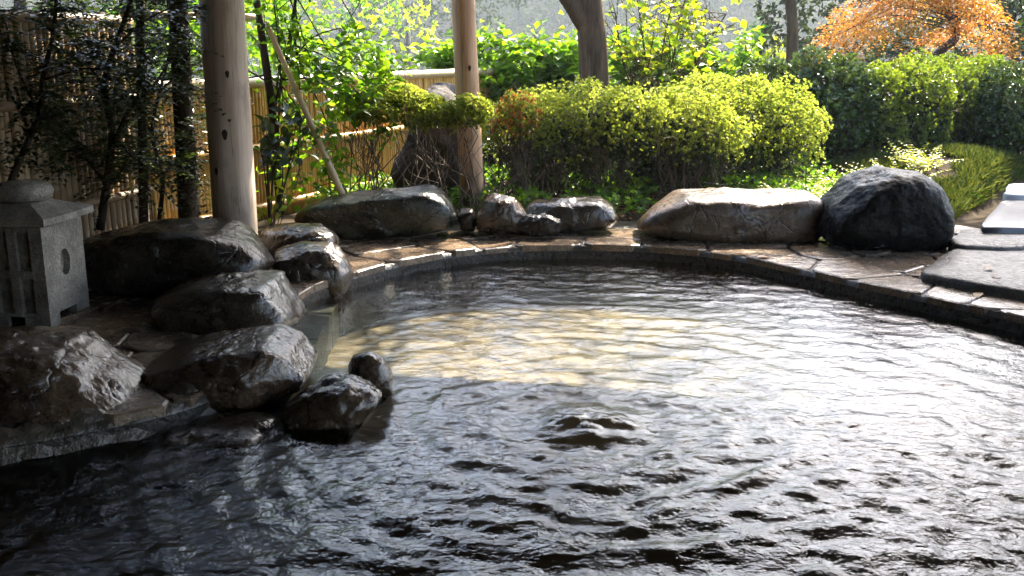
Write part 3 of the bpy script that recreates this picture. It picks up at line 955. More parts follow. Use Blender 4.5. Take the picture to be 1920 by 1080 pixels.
# local axes: +y = d1 (away), -x = d2 ... right face at +x
hw = LW / 2
BH = 0.565
fw = MB()
T = 0.05
for sgn in (-1, 1):                                            # side plates with a round hole, feet notched
    n = 40
    V, F = [], []
    hole = [(0.052 * math.cos(2 * math.pi * k / n), 0.335 + 0.075 * math.sin(2 * math.pi * k / n)) for k in range(n)]
    out = []
    for k in range(n):
        a = 2 * math.pi * k / n
        c, s = math.cos(a), math.sin(a)
        m_ = min(hw / abs(c) if abs(c) > 1e-6 else 9, (BH - 0.335) / s if s > 1e-6 else 9, (0.335 - 0.07) / -s if s < -1e-6 else 9)
        out.append((c * m_, 0.335 + s * m_))
    # corners
    def snap(q):
        for cx in (-hw, hw):
            for cz in (0.07, BH):
                if abs(q[0] - cx) < 0.028 and abs(q[1] - cz) < 0.028: return (cx, cz)
        return q
    out = [snap(q) for q in out]
    for xx in (sgn * hw, sgn * (hw - T)):
        V += [(xx, y, z) for y, z in hole] + [(xx, y, z) for y, z in out]
    for k in range(n):
        j = (k + 1) % n
        F += [(k, j, n + j, n + k), (2 * n + k, 3 * n + k, 3 * n + j, 2 * n + j), (k, 2 * n + k, 2 * n + j, j), (n + k, n + j, 3 * n + j, 3 * n + k)]
    mb = MB().add(V, F)
    for (y0, y1) in ((-hw, -hw + 0.10), (hw - 0.14, hw)):
        mb.box((min(sgn * hw, sgn * (hw - T)), y0, 0), (max(sgn * hw, sgn * (hw - T)), y1, 0.069))
    sp_ = mb.build("side_panel", M['granite'], lantern)
    xr = sgn * (hw - T + 0.012)
    MB().box((min(xr, xr - sgn * 0.01), -0.07, 0.245), (max(xr, xr - sgn * 0.01), 0.07, 0.425)).build("window_back", M['granite'], sp_)
for sgn in (-1, 1):                                            # front and back with a carved lattice of recessed panels
    y_out, y_in = sgn * (hw - 0.002), sgn * (hw - 0.03)
    lo, hi = min(y_out, y_in), max(y_out, y_in)
    mb = MB()
    xs = [-hw + T + 0.001, -0.10, 0.03, hw - T - 0.001]
    zs = [0.06, 0.30, BH - 0.003]
    mb.box((-hw + T, min(y_in, y_in - sgn * 0.02), 0.06), (hw - T, max(y_in, y_in - sgn * 0.02), BH - 0.004))
    for x in xs: mb.box((max(-hw + T + 0.001, x - 0.024), lo, 0.06), (min(hw - T - 0.001, x + 0.024), hi, BH - 0.003))
    for z in zs:
        for xa, xb in zip(xs, xs[1:]):
            mb.box((xa + 0.0245, lo + 0.001, max(0.061, z - 0.022)), (xb - 0.0245, hi - 0.001, min(BH - 0.004, z + 0.022)))
    mb.box((-hw + T, lo, 0.0), (-hw + T + 0.12, hi, 0.059)); mb.box((hw - T - 0.10, lo, 0), (hw - T, hi, 0.059))
    mb.build("lattice_panel", M['granite'], lantern)
rw = hw + 0.055
V = []
for s, z in ((rw - 0.03, BH + 0.001), (rw, BH + 0.012), (rw, BH + 0.05), (rw * 0.55, BH + 0.095), (0.10, BH + 0.115)):
    N_ = 8
    for side in range(4):
        for k in range(N_):
            t = -1 + 2 * k / N_
            p = [(t, -1), (1, t), (-t, 1), (-1, -t)][side]
            lift = 0.005 * (abs(t) ** 3) if s > rw * 0.8 else 0
            V.append((p[0] * s, p[1] * s, z + lift))
F = []
for r_ in range(4):
    for i in range(32):
        F.append((r_ * 32 + i, r_ * 32 + (i + 1) % 32, (r_ + 1) * 32 + (i + 1) % 32, (r_ + 1) * 32 + i))
F += [tuple(range(31, -1, -1)), tuple(range(128, 160))]
lroof = MB().add(V, F).build("lantern_roof", M['granite'], lantern)
prof = [(0.0, 0.0), (0.12, 0.0), (0.155, 0.022), (0.165, 0.052), (0.15, 0.085), (0.10, 0.105), (0.0, 0.112)]
V, F = [], []
for r_, z in prof:
    V += [(max(r_, 0.001) * math.cos(2 * math.pi * k / 32), max(r_, 0.001) * math.sin(2 * math.pi * k / 32), BH + 0.116 + z) for k in range(32)]
for a in range(len(prof) - 1):
    for k in range(32):
        F.append((a * 32 + k, a * 32 + (k + 1) % 32, (a + 1) * 32 + (k + 1) % 32, (a + 1) * 32 + k))
MB().add(V, F).build("lantern_cap", M['granite'], lroof, True)


# ---------------------------------------------------------------- foliage tools
def unit(v):
    return v / (np.linalg.norm(v, axis=-1, keepdims=True) + 1e-9)


def leaf_geo(P, D, Nn, L, W, fold=0.15, droop=0.1, rnd=None):
    """pointed leaves: base, two side points, tip; folded a little along the midrib"""
    n = len(P)
    D = unit(D); S = unit(np.cross(D, Nn)); U = np.cross(S, D)
    L = np.broadcast_to(np.asarray(L, float), (n,))[:, None]; W = np.broadcast_to(np.asarray(W, float), (n,))[:, None]
    mid = P + D * L * 0.45
    v = np.stack([P, mid + S * W / 2 + U * W * fold, P + D * L - U * L * droop, mid - S * W / 2 + U * W * fold], 1).reshape(-1, 3)
    b = np.arange(n)[:, None] * 4
    f = np.concatenate([b + np.array([[0, 1, 2]]), b + np.array([[0, 2, 3]])], 0)
    r = np.repeat(rng.random(n) if rnd is None else rnd, 4)
    return v, f, r


def merge(parts):
    V, F, R_, b = [], [], [], 0
    for v, f, r in parts:
        V.append(v); F.append(f + b); R_.append(r); b += len(v)
    return np.concatenate(V), np.concatenate(F), np.concatenate(R_)


def rosettes(P, Nn, k, L, W, spread=0.75, jit=0.35, **kw):
    n = len(P)
    Nn = unit(Nn + rng.normal(0, jit, (n, 3)))
    a = unit(np.cross(Nn, rng.normal(size=(n, 3))))
    b = np.cross(Nn, a)
    th = (np.arange(k) * 2.399)[None, :] + rng.uniform(0, 6.28, (n, 1))
    sp = spread * rng.uniform(0.5, 1.25, (n, k))
    D = a[:, None] * (np.cos(th) * np.sin(sp))[..., None] + b[:, None] * (np.sin(th) * np.sin(sp))[..., None] + Nn[:, None] * np.cos(sp)[..., None]
    Pp = np.repeat(P[:, None], k, 1).reshape(-1, 3)
    up = np.repeat(Nn[:, None], k, 1).reshape(-1, 3)
    base = np.repeat(rng.random(n), k) * 0.6
    sc = rng.uniform(0.7, 1.25, n * k)
    return leaf_geo(Pp, D.reshape(-1, 3), up, L * sc, W * sc, rnd=np.clip(base + rng.random(n * k) * 0.4, 0, 0.999), **kw)


def shell_points(ells, n, lump=0.12, lump_scale=3.0, under=-0.25, depth=0.10, seed=0):
    """points spread over the outside of a union of ellipsoids, with a lumpy skin"""
    out, nor = [], []
    area = np.array([(r[0] * r[1] + r[1] * r[2] + r[0] * r[2]) for c, r in ells]); area /= area.sum()
    for (c, r), w in zip(ells, area):
        m = int(n * w * 1.6)
        d = unit(rng.normal(size=(m, 3)))
        c, r = np.array(c), np.array(r)
        lum = 1 + lump * noise3(d * r + c, lump_scale, seed) + 0.5 * lump * noise3(d * r + c, lump_scale * 2.7, seed + 3)
        p = c + d * r * (lum - np.abs(rng.normal(0, depth, m)))[:, None]
        nn = unit(d / r)
        ok = nn[:, 2] > under + rng.normal(0, 0.12, m)
        for c2, r2 in ells:
            if c2 is c: continue
            c2 = np.array(c2)
            if np.allclose(c2, c): continue
            ok &= (((p - c2) / np.array(r2)) ** 2).sum(1) > 0.80
        out.append(p[ok]); nor.append(nn[ok])
    return np.concatenate(out), np.concatenate(nor)


def wig(a, b, k=5, w=0.05):
    a, b = np.asarray(a, float), np.asarray(b, float)
    L = np.linalg.norm(b - a)
    return [a + (b - a) * t + (rng.normal(0, w * L, 3) if 0 < t < 1 else 0) for t in np.linspace(0, 1, k)]


def stems_mesh(mb, bases, tips, r0, r1, n=5):
    for a, b in zip(bases, tips):
        p = wig(a, b, 6, 0.085)
        mb.tube(p, list(np.linspace(r0, r1, 6)), n, cap=False)
        for _ in range(3):
            q = p[rng.integers(2, 5)]
            e = q + (b - a) * rng.uniform(0.15, 0.35) + rng.normal(0, 0.10, 3)
            mb.tube(wig(q, e, 4, 0.08), list(np.linspace(r0 * 0.45, r1 * 0.6, 4)), 4, cap=False)


def gz(x, y):
    return float(ground_z(np.array([x]), np.array([y]))[0])


def shrub(name, ells, n, k, L, W, mat, label, base, stems=40, group=None, cat="shrub", lump=0.12, lump_scale=3.0, under=-0.25, depth=0.1, twigmat='twig', spread=0.75, extra=None, zfade=None, inner=None, stem_r=0.0085, seed=0, droop=0.1):
    root = empty(name, (base[0], base[1], gz(base[0], base[1])), label, cat, group)
    o = np.array(root.location)
    P, Nn = shell_points(ells, n, lump, lump_scale, under, depth, seed)
    if zfade:
        ok = rng.random(len(P)) < np.clip((P[:, 2] - zfade[0]) / (zfade[1] - zfade[0]), 0.10, 1)
        P, Nn = P[ok], Nn[ok]
    if inner:  # added dark leaf core blocks light, darkening pockets in the bush
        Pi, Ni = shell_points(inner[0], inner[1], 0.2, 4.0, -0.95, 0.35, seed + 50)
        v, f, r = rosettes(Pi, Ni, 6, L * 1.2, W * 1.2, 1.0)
        obj("shade_foliage", mesh_np("shade_foliage", v - o, f, M[inner[2]], False, r), root, kind="stuff")
    v, f, r = rosettes(P, Nn * 0.8 + np.array((0, 0, 0.5)), k, L, W, spread, droop=droop)
    obj("foliage", mesh_np("foliage", v - o, f, M[mat], False, r), root, kind="stuff")
    if extra is not None:
        mat2, cen, rad_, m = extra
        dd = np.linalg.norm((P - np.array(cen)) / np.array(rad_), axis=1)
        sel_ = np.where(dd < 1)[0]
        if len(sel_):
            sel_ = sel_[rng.integers(0, len(sel_), m)]
            v, f, r = rosettes(P[sel_] + Nn[sel_] * 0.02, Nn[sel_], k, L, W, spread)
            obj("reddened_leaves", mesh_np("reddened_leaves", v - o, f, M[mat2], False, r), root, kind="stuff", label="patch of leaves turned reddish brown")
    if stems:
        mb = MB()
        ii = rng.integers(0, len(P), stems)
        cx = np.array([e[0] for e in ells]); 
        tips = P[ii]
        bases = []
        for t in tips:
            e = cx[np.argmin(np.linalg.norm(cx - t, axis=1))]
            bx, by = e[0] + (t[0] - e[0]) * 0.45 + rng.normal(0, 0.06), e[1] + (t[1] - e[1]) * 0.35 + rng.normal(0, 0.06)
            bases.append((bx, by, gz(bx, by) - 0.03))
        stems_mesh(mb, np.array(bases) - o, tips - o, stem_r, stem_r * 0.35)
        mb.build("stems", M[twigmat], root, True, kind="stuff")
    return root


def core(ells, k):
    return [(np.array(c) - (0, 0, 0.06), tuple(q * k for q in r)) for c, r in ells]


def ell(px0, py0, px1, py1, Y, ry, zlow=None):
    """ellipsoid that fills a picture rectangle at distance Y"""
    a, b = atY(px0, py0, Y), atY(px1, py1, Y)
    c = np.array(((a[0] + b[0]) / 2, Y, (a[2] + b[2]) / 2))
    return (c, (abs(b[0] - a[0]) / 2, ry, abs(a[2] - b[2]) / 2))


# ---------------------------------------------------------------- azaleas and hedges
shrub("azalea_bush", [ell(895, 168, 1090, 320, 9.7, 0.45), ell(1000, 156, 1290, 320, 9.8, 0.55), ell(1180, 176, 1400, 345, 9.7, 0.5), ell(930, 175, 1010, 290, 9.35, 0.25), ell(900, 215, 1180, 345, 9.9, 0.45), ell(1090, 215, 1390, 350, 10.0, 0.5)], 15500, 8, 0.030, 0.0145, 'azalea',
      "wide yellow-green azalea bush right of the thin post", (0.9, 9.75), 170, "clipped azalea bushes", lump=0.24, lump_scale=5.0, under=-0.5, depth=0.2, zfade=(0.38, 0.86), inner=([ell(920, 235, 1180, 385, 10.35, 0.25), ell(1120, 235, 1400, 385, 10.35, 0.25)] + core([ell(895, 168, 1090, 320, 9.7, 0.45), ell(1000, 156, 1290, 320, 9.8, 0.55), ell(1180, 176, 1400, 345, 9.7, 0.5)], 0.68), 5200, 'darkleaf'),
      extra=('azalea_red', atY(965, 215, 9.4), (0.28, 0.5, 0.2), 300))
shrub("azalea_bush", [ell(1190, 143, 1480, 350, 10.6, 0.6), ell(1330, 146, 1537, 360, 10.5, 0.6), ell(1440, 255, 1540, 350, 10.2, 0.3)], 10200, 8, 0.030, 0.0145, 'azalea',
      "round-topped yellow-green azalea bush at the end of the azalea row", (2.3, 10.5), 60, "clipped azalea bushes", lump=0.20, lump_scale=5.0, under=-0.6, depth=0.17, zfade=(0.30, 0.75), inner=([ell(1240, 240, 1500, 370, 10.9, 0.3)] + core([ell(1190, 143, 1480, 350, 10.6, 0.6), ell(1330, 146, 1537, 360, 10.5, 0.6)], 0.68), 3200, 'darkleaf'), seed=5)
shrub("azalea_bush", [ell(620, 170, 760, 262, 8.8, 0.28), ell(680, 150, 800, 240, 9.0, 0.28), ell(760, 185, 850, 268, 8.75, 0.22), ell(835, 182, 920, 262, 8.66, 0.15)], 4400, 8, 0.030, 0.0145, 'azalea',
      "loose leggy azalea in front of the golden fence, left of the thin post", (-0.85, 8.95), 36, "clipped azalea bushes", lump=0.25, lump_scale=4.5, under=-0.3, depth=0.25, seed=8)
def row(x0, x1, y0, y1, Y, ry, n=3):
    w = (x1 - x0) / n
    return [ell(x0 + (k - 0.28) * w, y0 + rng.uniform(-3, 3), x0 + (k + 1.28) * w, y1, Y + rng.uniform(-0.08, 0.08), ry) for k in range(n)]


HB = [(row(1400, 1618, 106, 300, 12.3, 0.7) + row(1420, 1600, 150, 340, 12.0, 0.5), "glossy dark camellia hedge bush behind the round azalea", 0),
      (row(1625, 1752, 110, 300, 12.2, 0.7) + row(1635, 1745, 155, 335, 11.95, 0.5), "clipped hedge bush in front of the orange maple trunk", 1),
      (row(1755, 1862, 112, 300, 12.6, 0.7) + row(1700, 1850, 104, 230, 13.6, 0.6), "clipped hedge bush right of the maple trunk", 2),
      (row(1850, 2030, 120, 320, 12.0, 0.8), "dark hedge bush at the right edge above the grassy mound", 3)]
for e, lb, sd_ in HB:
    c = e[0][0]
    shrub("hedge_bush", e, 5200, 6, 0.06 if sd_ == 0 else 0.042, 0.032 if sd_ == 0 else 0.02, 'camellia' if sd_ in (0, 3) else 'hedge', lb, (c[0], c[1]), 26, "hedge behind the azaleas", lump=0.16, lump_scale=3.4, under=-0.75, depth=0.14, twigmat='bark', seed=20 + sd_, stem_r=0.016, zfade=(0.15, 0.6), inner=(core(e, 0.80), 2600, 'darkleaf'))


# ---------------------------------------------------------------- trees
def grow(mb, p0, d0, L, r, depth, tips, spread=0.6, up=0.15, n=6, kids=(2, 3), shrink=0.72):
    """branching limbs; collects the twig ends in tips"""
    d = unit(np.asarray(d0, float))
    pts = [np.asarray(p0, float)]
    for k in range(4):
        d = unit(d + rng.normal(0, 0.12, 3) + np.array((0, 0, up * 0.25)))
        pts.append(pts[-1] + d * L / 4)
    mb.tube(pts, list(np.linspace(r, r * 0.68, 5)), n, cap=False)
    if depth == 0:
        tips.append((pts[-1], d)); tips.append((pts[2], d))
        return
    for k in range(rng.integers(kids[0], kids[1] + 1)):
        q = pts[rng.integers(2, 5)]
        nd = unit(d + rng.normal(0, spread, 3) + np.array((0, 0, up)))
        grow(mb, q, nd, L * shrink * rng.uniform(0.8, 1.15), r * 0.6, depth - 1, tips, spread, up, max(4, n - 1), kids, shrink)
    grow(mb, pts[-1], d, L * shrink, r * 0.66, depth - 1, tips, spread, up, max(4, n - 1), kids, shrink)


def leaves_at(tips, per, rad, L, W, mode='spray', updir=0.4, droop=0.2):
    C = np.array([t[0] for t in tips]); D = np.array([t[1] for t in tips])
    n = len(C)
    P = np.repeat(C, per, 0) + rng.normal(0, rad, (n * per, 3))
    Dd = unit(np.repeat(D, per, 0) * 0.5 + rng.normal(0, 0.7, (n * per, 3)))
    if mode == 'flat':
        Dd[:, 2] *= 0.35
    Nn = unit(rng.normal(0, 0.5, (n * per, 3)) + np.array((0, 0, updir * 2)))
    s = rng.uniform(0.65, 1.25, n * per)
    base = np.repeat(rng.random(n) * 0.5, per)
    return leaf_geo(P, Dd, Nn, L * s, W * s, droop=droop, rnd=np.clip(base + rng.random(n * per) * 0.5, 0, .999))


def tree(name, base, label, paths, limbs, leaf, mat, bark, group=None, cat="tree", trunk_name="trunk"):
    """paths: list of (points, radii) for trunks; limbs: (start, dir, L, r, depth) grown; leaf: (per, rad, L, W)"""
    root = empty(name, base, label, cat, group)
    o = np.asarray(base, float)
    mb = MB()
    for pts, rs in paths:
        mb.tube([np.asarray(p) - o for p in pts], rs, 10)
    mb.build(trunk_name, M[bark], root, True)
    tips = []
    lb = MB()
    for st, d, L, r, dep, kw in limbs:
        grow(lb, np.asarray(st) - o, d, L, r, dep, tips, **kw)
    if lb.v: lb.build("limbs", M[bark], root, True, kind="stuff")
    return root, tips


def crown(root, tips, per, rad, L, W, mat, **kw):
    v, f, r = leaves_at(tips, per, rad, L, W, **kw)
    return obj("crown", mesh_np("crown", v, f, M[mat], False, r), root, kind="stuff")


def smooth_path(pts, k=4):
    P = np.array(pts, float); out = []
    for i in range(len(P) - 1):
        a, b, c, d = P[max(i - 1, 0)], P[i], P[i + 1], P[min(i + 2, len(P) - 1)]
        for j in range(k):
            t = j / k
            out.append(0.5 * (2 * b + (c - a) * t + (2 * a - 5 * b + 4 * c - d) * t * t + (3 * b - a - 3 * c + d) * t ** 3))
    out.append(P[-1])
    return out


# big trunk behind the azaleas; its crown stands above the picture
Yt = 12.0
tp = smooth_path([atY(1118, 200, Yt) - (0, 0, 0.35), atY(1114, 155, Yt), atY(1111, 80, Yt), atY(1104, 10, Yt), atY(1098, -60, Yt), atY(1085, -190, Yt), atY(1060, -330, Yt + 0.3)])
tp_f = smooth_path([tp[9], atY(1070, 0, Yt - 0.05), atY(1035, -50, Yt - 0.1), atY(990, -150, Yt - 0.1)])
root, tips = tree("garden_tree", (tp[0][0], Yt, gz(tp[0][0], Yt)), "thick bare-trunked tree rising behind the azalea bushes", [(tp, list(np.linspace(0.19, 0.13, len(tp)))), (tp_f, list(np.linspace(0.13, 0.08, len(tp_f))))],
                  [(tp[-1], (-0.2, 0.1, 1), 1.5, 0.10, 3, dict(spread=0.7, up=0.2)), (tp[-6], (0.7, 0.3, 0.8), 1.6, 0.09, 3, dict(spread=0.6, up=0.2)), (tp[-3], (-0.8, 0.2, 0.6), 1.5, 0.07, 3, dict(spread=0.6, up=0.25))], None, None, 'trunk')
crown(root, tips, 4, 0.16, 0.09, 0.05, 'bright')
Yt = 14.0
tp = smooth_path([atY(1486, 125, Yt) - (0, 0, 0.4), atY(1486, 60, Yt), atY(1482, 0, Yt), atY(1478, -120, Yt), atY(1490, -330, Yt), atY(1484, -480, Yt), atY(1470, -620, Yt - 0.2)])
root, tips = tree("garden_tree", (tp[0][0], Yt, gz(tp[0][0], Yt)), "slender straight-trunked tree left of the orange maple", [(tp, list(np.linspace(0.085, 0.06, len(tp))))],
                  [(tp[-1], (0.1, 0.1, 1), 1.0, 0.045, 3, dict(spread=0.75, up=0.1)), (tp[-4], (-0.8, -0.3, 0.5), 1.0, 0.035, 3, dict(spread=0.7, up=0.1)), (tp[-3], (0.5, 0.5, 0.6), 0.9, 0.03, 2, dict(spread=0.7, up=0.1))], None, None, 'trunk')
crown(root, tips, 4, 0.15, 0.10, 0.06, 'bright')  # unseen crown, raised and kept sparse to dapple the pool floor
# tall shade tree beyond the hedge
sb = np.array((8.2, 14.3, 0.0))
tp = smooth_path([sb - (0, 0, 0.4), sb + (0.05, 0, 2.5), sb + (-0.1, -0.05, 5.0), sb + (-0.6, -0.1, 7.4)])
root, tips = tree("shade_tree", (sb[0], sb[1], gz(sb[0], sb[1])), "tall dark tree beyond the hedge that shades the right end of the bath", [(tp, list(np.linspace(0.20, 0.09, len(tp))))], [], None, None, 'bark')
lb = MB()
o = np.array(root.location)
for k in range(75):
    d = unit(rng.normal(size=3)); e = np.array((7.2, 14.15, 8.75)) + d * (2.25, 1.2, 1.05) * rng.uniform(0.35, 1.0)
    st = tp[rng.integers(7, len(tp))]
    path = smooth_path([st, (st + e) / 2 + rng.normal(0, 0.12, 3), e], 3)
    lb.tube([p - o for p in path], list(np.linspace(0.035, 0.008, len(path))), 5, cap=False)
    tips += [(p - o, d) for p in path[3:]]
lb.build("limbs", M['bark'], root, True, kind="stuff")
crown(root, tips, 34, 0.26, 0.15, 0.085, 'darkleaf')

# orange maple
Ym = 16.0
mp = smooth_path([atY(1742, 150, Ym) - (0, 0, 0.3), atY(1745, 128, Ym), atY(1765, 95, Ym), atY(1790, 72, Ym), atY(1788, 40, Ym), atY(1760, -10, Ym), atY(1735, -60, Ym)])
root, _t = tree("maple_tree", (mp[0][0], Ym, gz(mp[0][0], Ym)), "orange weeping maple with a crooked dark trunk", [(mp, list(np.linspace(0.085, 0.05, len(mp))))], [], None, None, 'bark')
o = np.array(root.location)
lm = MB()
mparts = []
for k in range(95):
    a = k * 2.399 + rng.normal(0, 0.2); q_ = math.sqrt((k + 0.5) / 95) * rng.uniform(0.85, 1.1); rr_ = 1.36 * q_
    end = np.array((mp[-1][0] - 0.12 + rr_ * math.cos(a), Ym + 0.85 * rr_ * math.sin(a), 2.85 - 1.35 * q_ ** 2.2 + rng.uniform(-0.22, 0.15) - 0.2 * max(0, -math.cos(a)) * q_))
    st = mp[rng.integers(14, len(mp))]
    path = smooth_path([st, (st + end) / 2 + np.array((0, 0, 0.30)) + rng.normal(0, 0.06, 3), end], 4)
    lm.tube([p - o for p in path], list(np.linspace(0.012, 0.003, len(path))), 4, cap=False)
    m_ = 190
    Pm_ = end - o + rng.normal(0, 1, (m_, 3)) * (0.17, 0.17, 0.055)
    dl = Pm_ - (end - o)
    Pm_[:, 2] -= 1.6 * (dl[:, 0] ** 2 + dl[:, 1] ** 2)
    Dm = unit(dl * (1, 1, 0.2) + rng.normal(0, 0.08, (m_, 3)) + np.array((0, 0, -0.06)))
    mparts.append(leaf_geo(Pm_, Dm, np.array((0, 0, 1.0)) + rng.normal(0, 0.4, (m_, 3)), 0.055 * rng.uniform(0.7, 1.2, m_), 0.026, rnd=np.clip(rng.random() * 0.7 + rng.random(m_) * 0.3, 0, .999)))
lm.build("limbs", M['bark'], root, True, kind="stuff")
v, f, r = merge(mparts)
obj("crown", mesh_np("crown", v, f, M['maple'], False, r), root, kind="stuff")

# broad-leaved young trees behind the fence line
def stem_tree(name, base_px, Yb, tops, n_stem, label, mat, per, rad, L, W, r=0.016, group=None, bark='bark', depth=1, cat="tree", Llimb=0.35):
    b = atY(base_px[0], base_px[1], Yb)
    base = np.array((b[0], Yb, gz(b[0], Yb)))
    root = empty(name, base, label, cat, group)
    mb, lb, tips = MB(), MB(), []
    for k in range(n_stem):
        x, y, dy = tops[k % len(tops)]
        e = atY(x + rng.normal(0, 6), y + rng.normal(0, 6), Yb + dy)
        s = base + np.array((rng.normal(0, 0.05), rng.normal(0, 0.05), -0.04))
        path = smooth_path([s, s + (e - s) * 0.35 + rng.normal(0, 0.04, 3) + (0, 0, 0.05), s + (e - s) * 0.7 + rng.normal(0, 0.05, 3), e], 4)
        mb.tube([p - base for p in path], list(np.linspace(r, r * 0.5, len(path))), 6, cap=False)
        for q in path[5:]:
            for _ in range(2):
                grow(lb, q - base, rng.normal(0, 0.6, 3) + np.array((0, 0, 0.35)), Llimb * rng.uniform(0.6, 1.2), r * 0.4, depth, tips, spread=0.6, up=0.1, n=4)
    mb.build("stems", M[bark], root, True)
    lb.build("twigs", M[bark], root, True, kind="stuff")
    v, f, r_ = leaves_at(tips, per, rad, L, W, mode='flat')
    obj("crown", mesh_np("crown", v, f, M[mat], False, r_), root, kind="stuff")
    return root, tips, base


stem_tree("young_tree", (1230, 160), 12.8, [(1150, 20, 0), (1200, -20, 0.2), (1260, 0, 0), (1320, 30, 0.1), (1180, 80, -0.1), (1300, -40, 0.2), (1370, 20, 0)], 7, "lime green young tree with thin arching stems right of the thick trunk", 'lime', 1, 0.06, 0.12, 0.08, bark='trunk', Llimb=0.45)
stem_tree("fence_shrub", (960, 175), 13.0, [(830, 125, 0), (900, 112, 0), (960, 118, 0), (1010, 120, 0.2), (860, 135, 0), (930, 140, 0)], 8, "bright green broad-leaved shrub spilling over the fence behind the thin post", 'bright', 3, 0.08, 0.15, 0.085, cat="shrub", depth=1, Llimb=0.22)
stem_tree("fence_shrub", (1070, 175), 13.2, [(1040, 118, 0), (1075, 108, 0), (1060, 130, 0), (1020, 135, 0)], 6, "green broad-leaved shrub just left of the thick trunk", 'bright', 3, 0.08, 0.15, 0.085, cat="shrub", depth=1, Llimb=0.22)
stem_tree("fence_shrub", (1250, 175), 13.6, [(1170, 118, 0), (1240, 120, 0), (1300, 125, 0), (1360, 118, 0), (1410, 112, 0), (1200, 135, 0)], 9, "low green broad-leaved shrub under the lime green young tree", 'bright', 3, 0.08, 0.15, 0.085, cat="shrub", depth=1, Llimb=0.24)

# bright-leaved tree beside the leaning bamboo prop: its nearest leaves one by one
Yl = 8.35
tp = smooth_path([atY(525, 380, Yl) - (0, 0, 0.1), atY(515, 240, Yl), atY(497, 110, Yl), atY(482, 0, Yl), atY(470, -120, Yl), atY(480, -220, Yl)])
base = np.array((tp[0][0], Yl, gz(tp[0][0], Yl)))
root = empty("broadleaf_tree", base, "slim dark-stemmed tree with big sunlit leaves right of the thick post", "tree")
mb = MB()
mb.tube([p - base for p in tp], list(np.linspace(0.040, 0.022, len(tp))), 8)
tp2 = smooth_path([tp[5], atY(530, 150, Yl + 0.1), atY(545, 60, Yl + 0.2), atY(560, -40, Yl + 0.2)])
mb.tube([p - base for p in tp2], list(np.linspace(0.022, 0.012, len(tp2))), 7)
mb.build("trunk", M['bark'], root, True)
lb, tips = MB(), []
for (x, y, dy) in [(560, 60, .1), (610, 90, .2), (660, 110, .3), (690, 150, .3), (640, 190, .2), (600, 160, .1), (570, 220, 0), (620, 250, .1), (540, 110, .1), (700, 100, .4), (520, 20, 0), (580, 10, .2), (650, 50, .3), (560, 290, 0), (610, 300, .1), (500, 60, -.1), (530, 180, -.1), (460, 60, .3), (430, 110, .4), (400, 60, .5), (390, 180, .5), (370, 120, .5), (640, 140, .2), (590, 120, .1), (680, 200, .3), (340, 60, .6)]:
    e = atY(x, y, Yl + dy)
    s = (tp + tp2)[rng.integers(3, len(tp) + len(tp2))]
    path = smooth_path([s, (s + e) / 2 + rng.normal(0, 0.04, 3) + (0, 0, 0.06), e], 3)
    lb.tube([p - base for p in path], list(np.linspace(0.010, 0.004, len(path))), 5, cap=False)
    for q in path[3:]:
        tips.append((q - base, unit(e - s) + np.array((0, 0, 0.2))))
    for _ in range(2):
        grow(lb, e - base, unit(e - s) + rng.normal(0, 0.5, 3), 0.20, 0.005, 1, tips, spread=0.7, up=0.05, n=4)
lb.build("twigs", M['bark'], root, True, kind="stuff")
crown(root, tips, 4, 0.055, 0.085, 0.05, 'bright', mode='flat')


def big_leaf(name, mat, L=0.10, W=0.056):
    """single broad leaf lying along +y, folded on its midrib and curling at the tip"""
    V, F = [], []
    for k, (t, w) in enumerate(((0, 0.06), (0.15, 0.55), (0.4, 1.0), (0.65, 0.82), (0.87, 0.35), (1.0, 0.0))):
        z = -0.16 * L * t * t
        V += [(-w * W / 2, t * L, z + 0.12 * w * W), (0, t * L, z), (w * W / 2, t * L, z + 0.12 * w * W)]
    for k in range(5):
        a = 3 * k
        F += [(a, a + 1, a + 4, a + 3), (a + 1, a + 2, a + 5, a + 4)]
    return mesh_np(name, V, F, M[mat], True)


LEAF = {m: big_leaf("leaf", m) for m in ('bright', 'darkleaf', 'lime', 'litter')}


def put_leaf(mat, parent, p, d, scale=1.0, roll=0.5, cat=None):
    o_ = bpy.data.objects.new("leaf", LEAF[mat])
    link(o_, parent)
    d = unit(np.asarray(d, float))
    up = unit(np.array((rng.normal(0, roll), rng.normal(0, roll) - 0.15, 1.0)))
    x = unit(np.cross(d, up)); z = np.cross(x, d)
    o_.matrix_basis = Matrix(((x[0] * scale, d[0] * scale, z[0] * scale, p[0]), (x[1] * scale, d[1] * scale, z[1] * scale, p[1]), (x[2] * scale, d[2] * scale, z[2] * scale, p[2]), (0, 0, 0, 1)))
    return o_


for k in range(240):
    c, d = tips[rng.integers(0, len(tips))]
    put_leaf('bright', root, c + rng.normal(0, 0.05, 3) + np.array((0, -0.04, 0)), d * 0.4 + rng.normal(0, 0.6, 3), rng.uniform(0.75, 1.25))

# dark big-leaved sapling against the fence, low
Yd = 8.0
bb = atY(505, 400, Yd); base = np.array((bb[0], Yd, gz(bb[0], Yd)))
root = empty("dark_sapling", base, "dark big-leaved sapling low between the thick post and the golden fence", "sapling")
mb = MB(); tl = []
for (x, y) in [(500, 250), (530, 240), (560, 265), (500, 300), (530, 300), (555, 235), (515, 275), (490, 275)]:
    e = atY(x, y, Yd - 0.05); path = smooth_path([base, (base + e) / 2 + rng.normal(0, 0.03, 3), e], 3)
    mb.tube([p - base for p in path], list(np.linspace(0.010, 0.004, len(path))), 5, cap=False); tl.append(e - base)
mb.build("stems", M['bark'], root, True)
for k in range(70):
    c = tl[k % len(tl)]
    put_leaf('darkleaf', root, c + rng.normal(0, 0.06, 3), rng.normal(0, 0.7, 3) + np.array((0, -0.2, -0.15)), rng.uniform(0.9, 1.5))
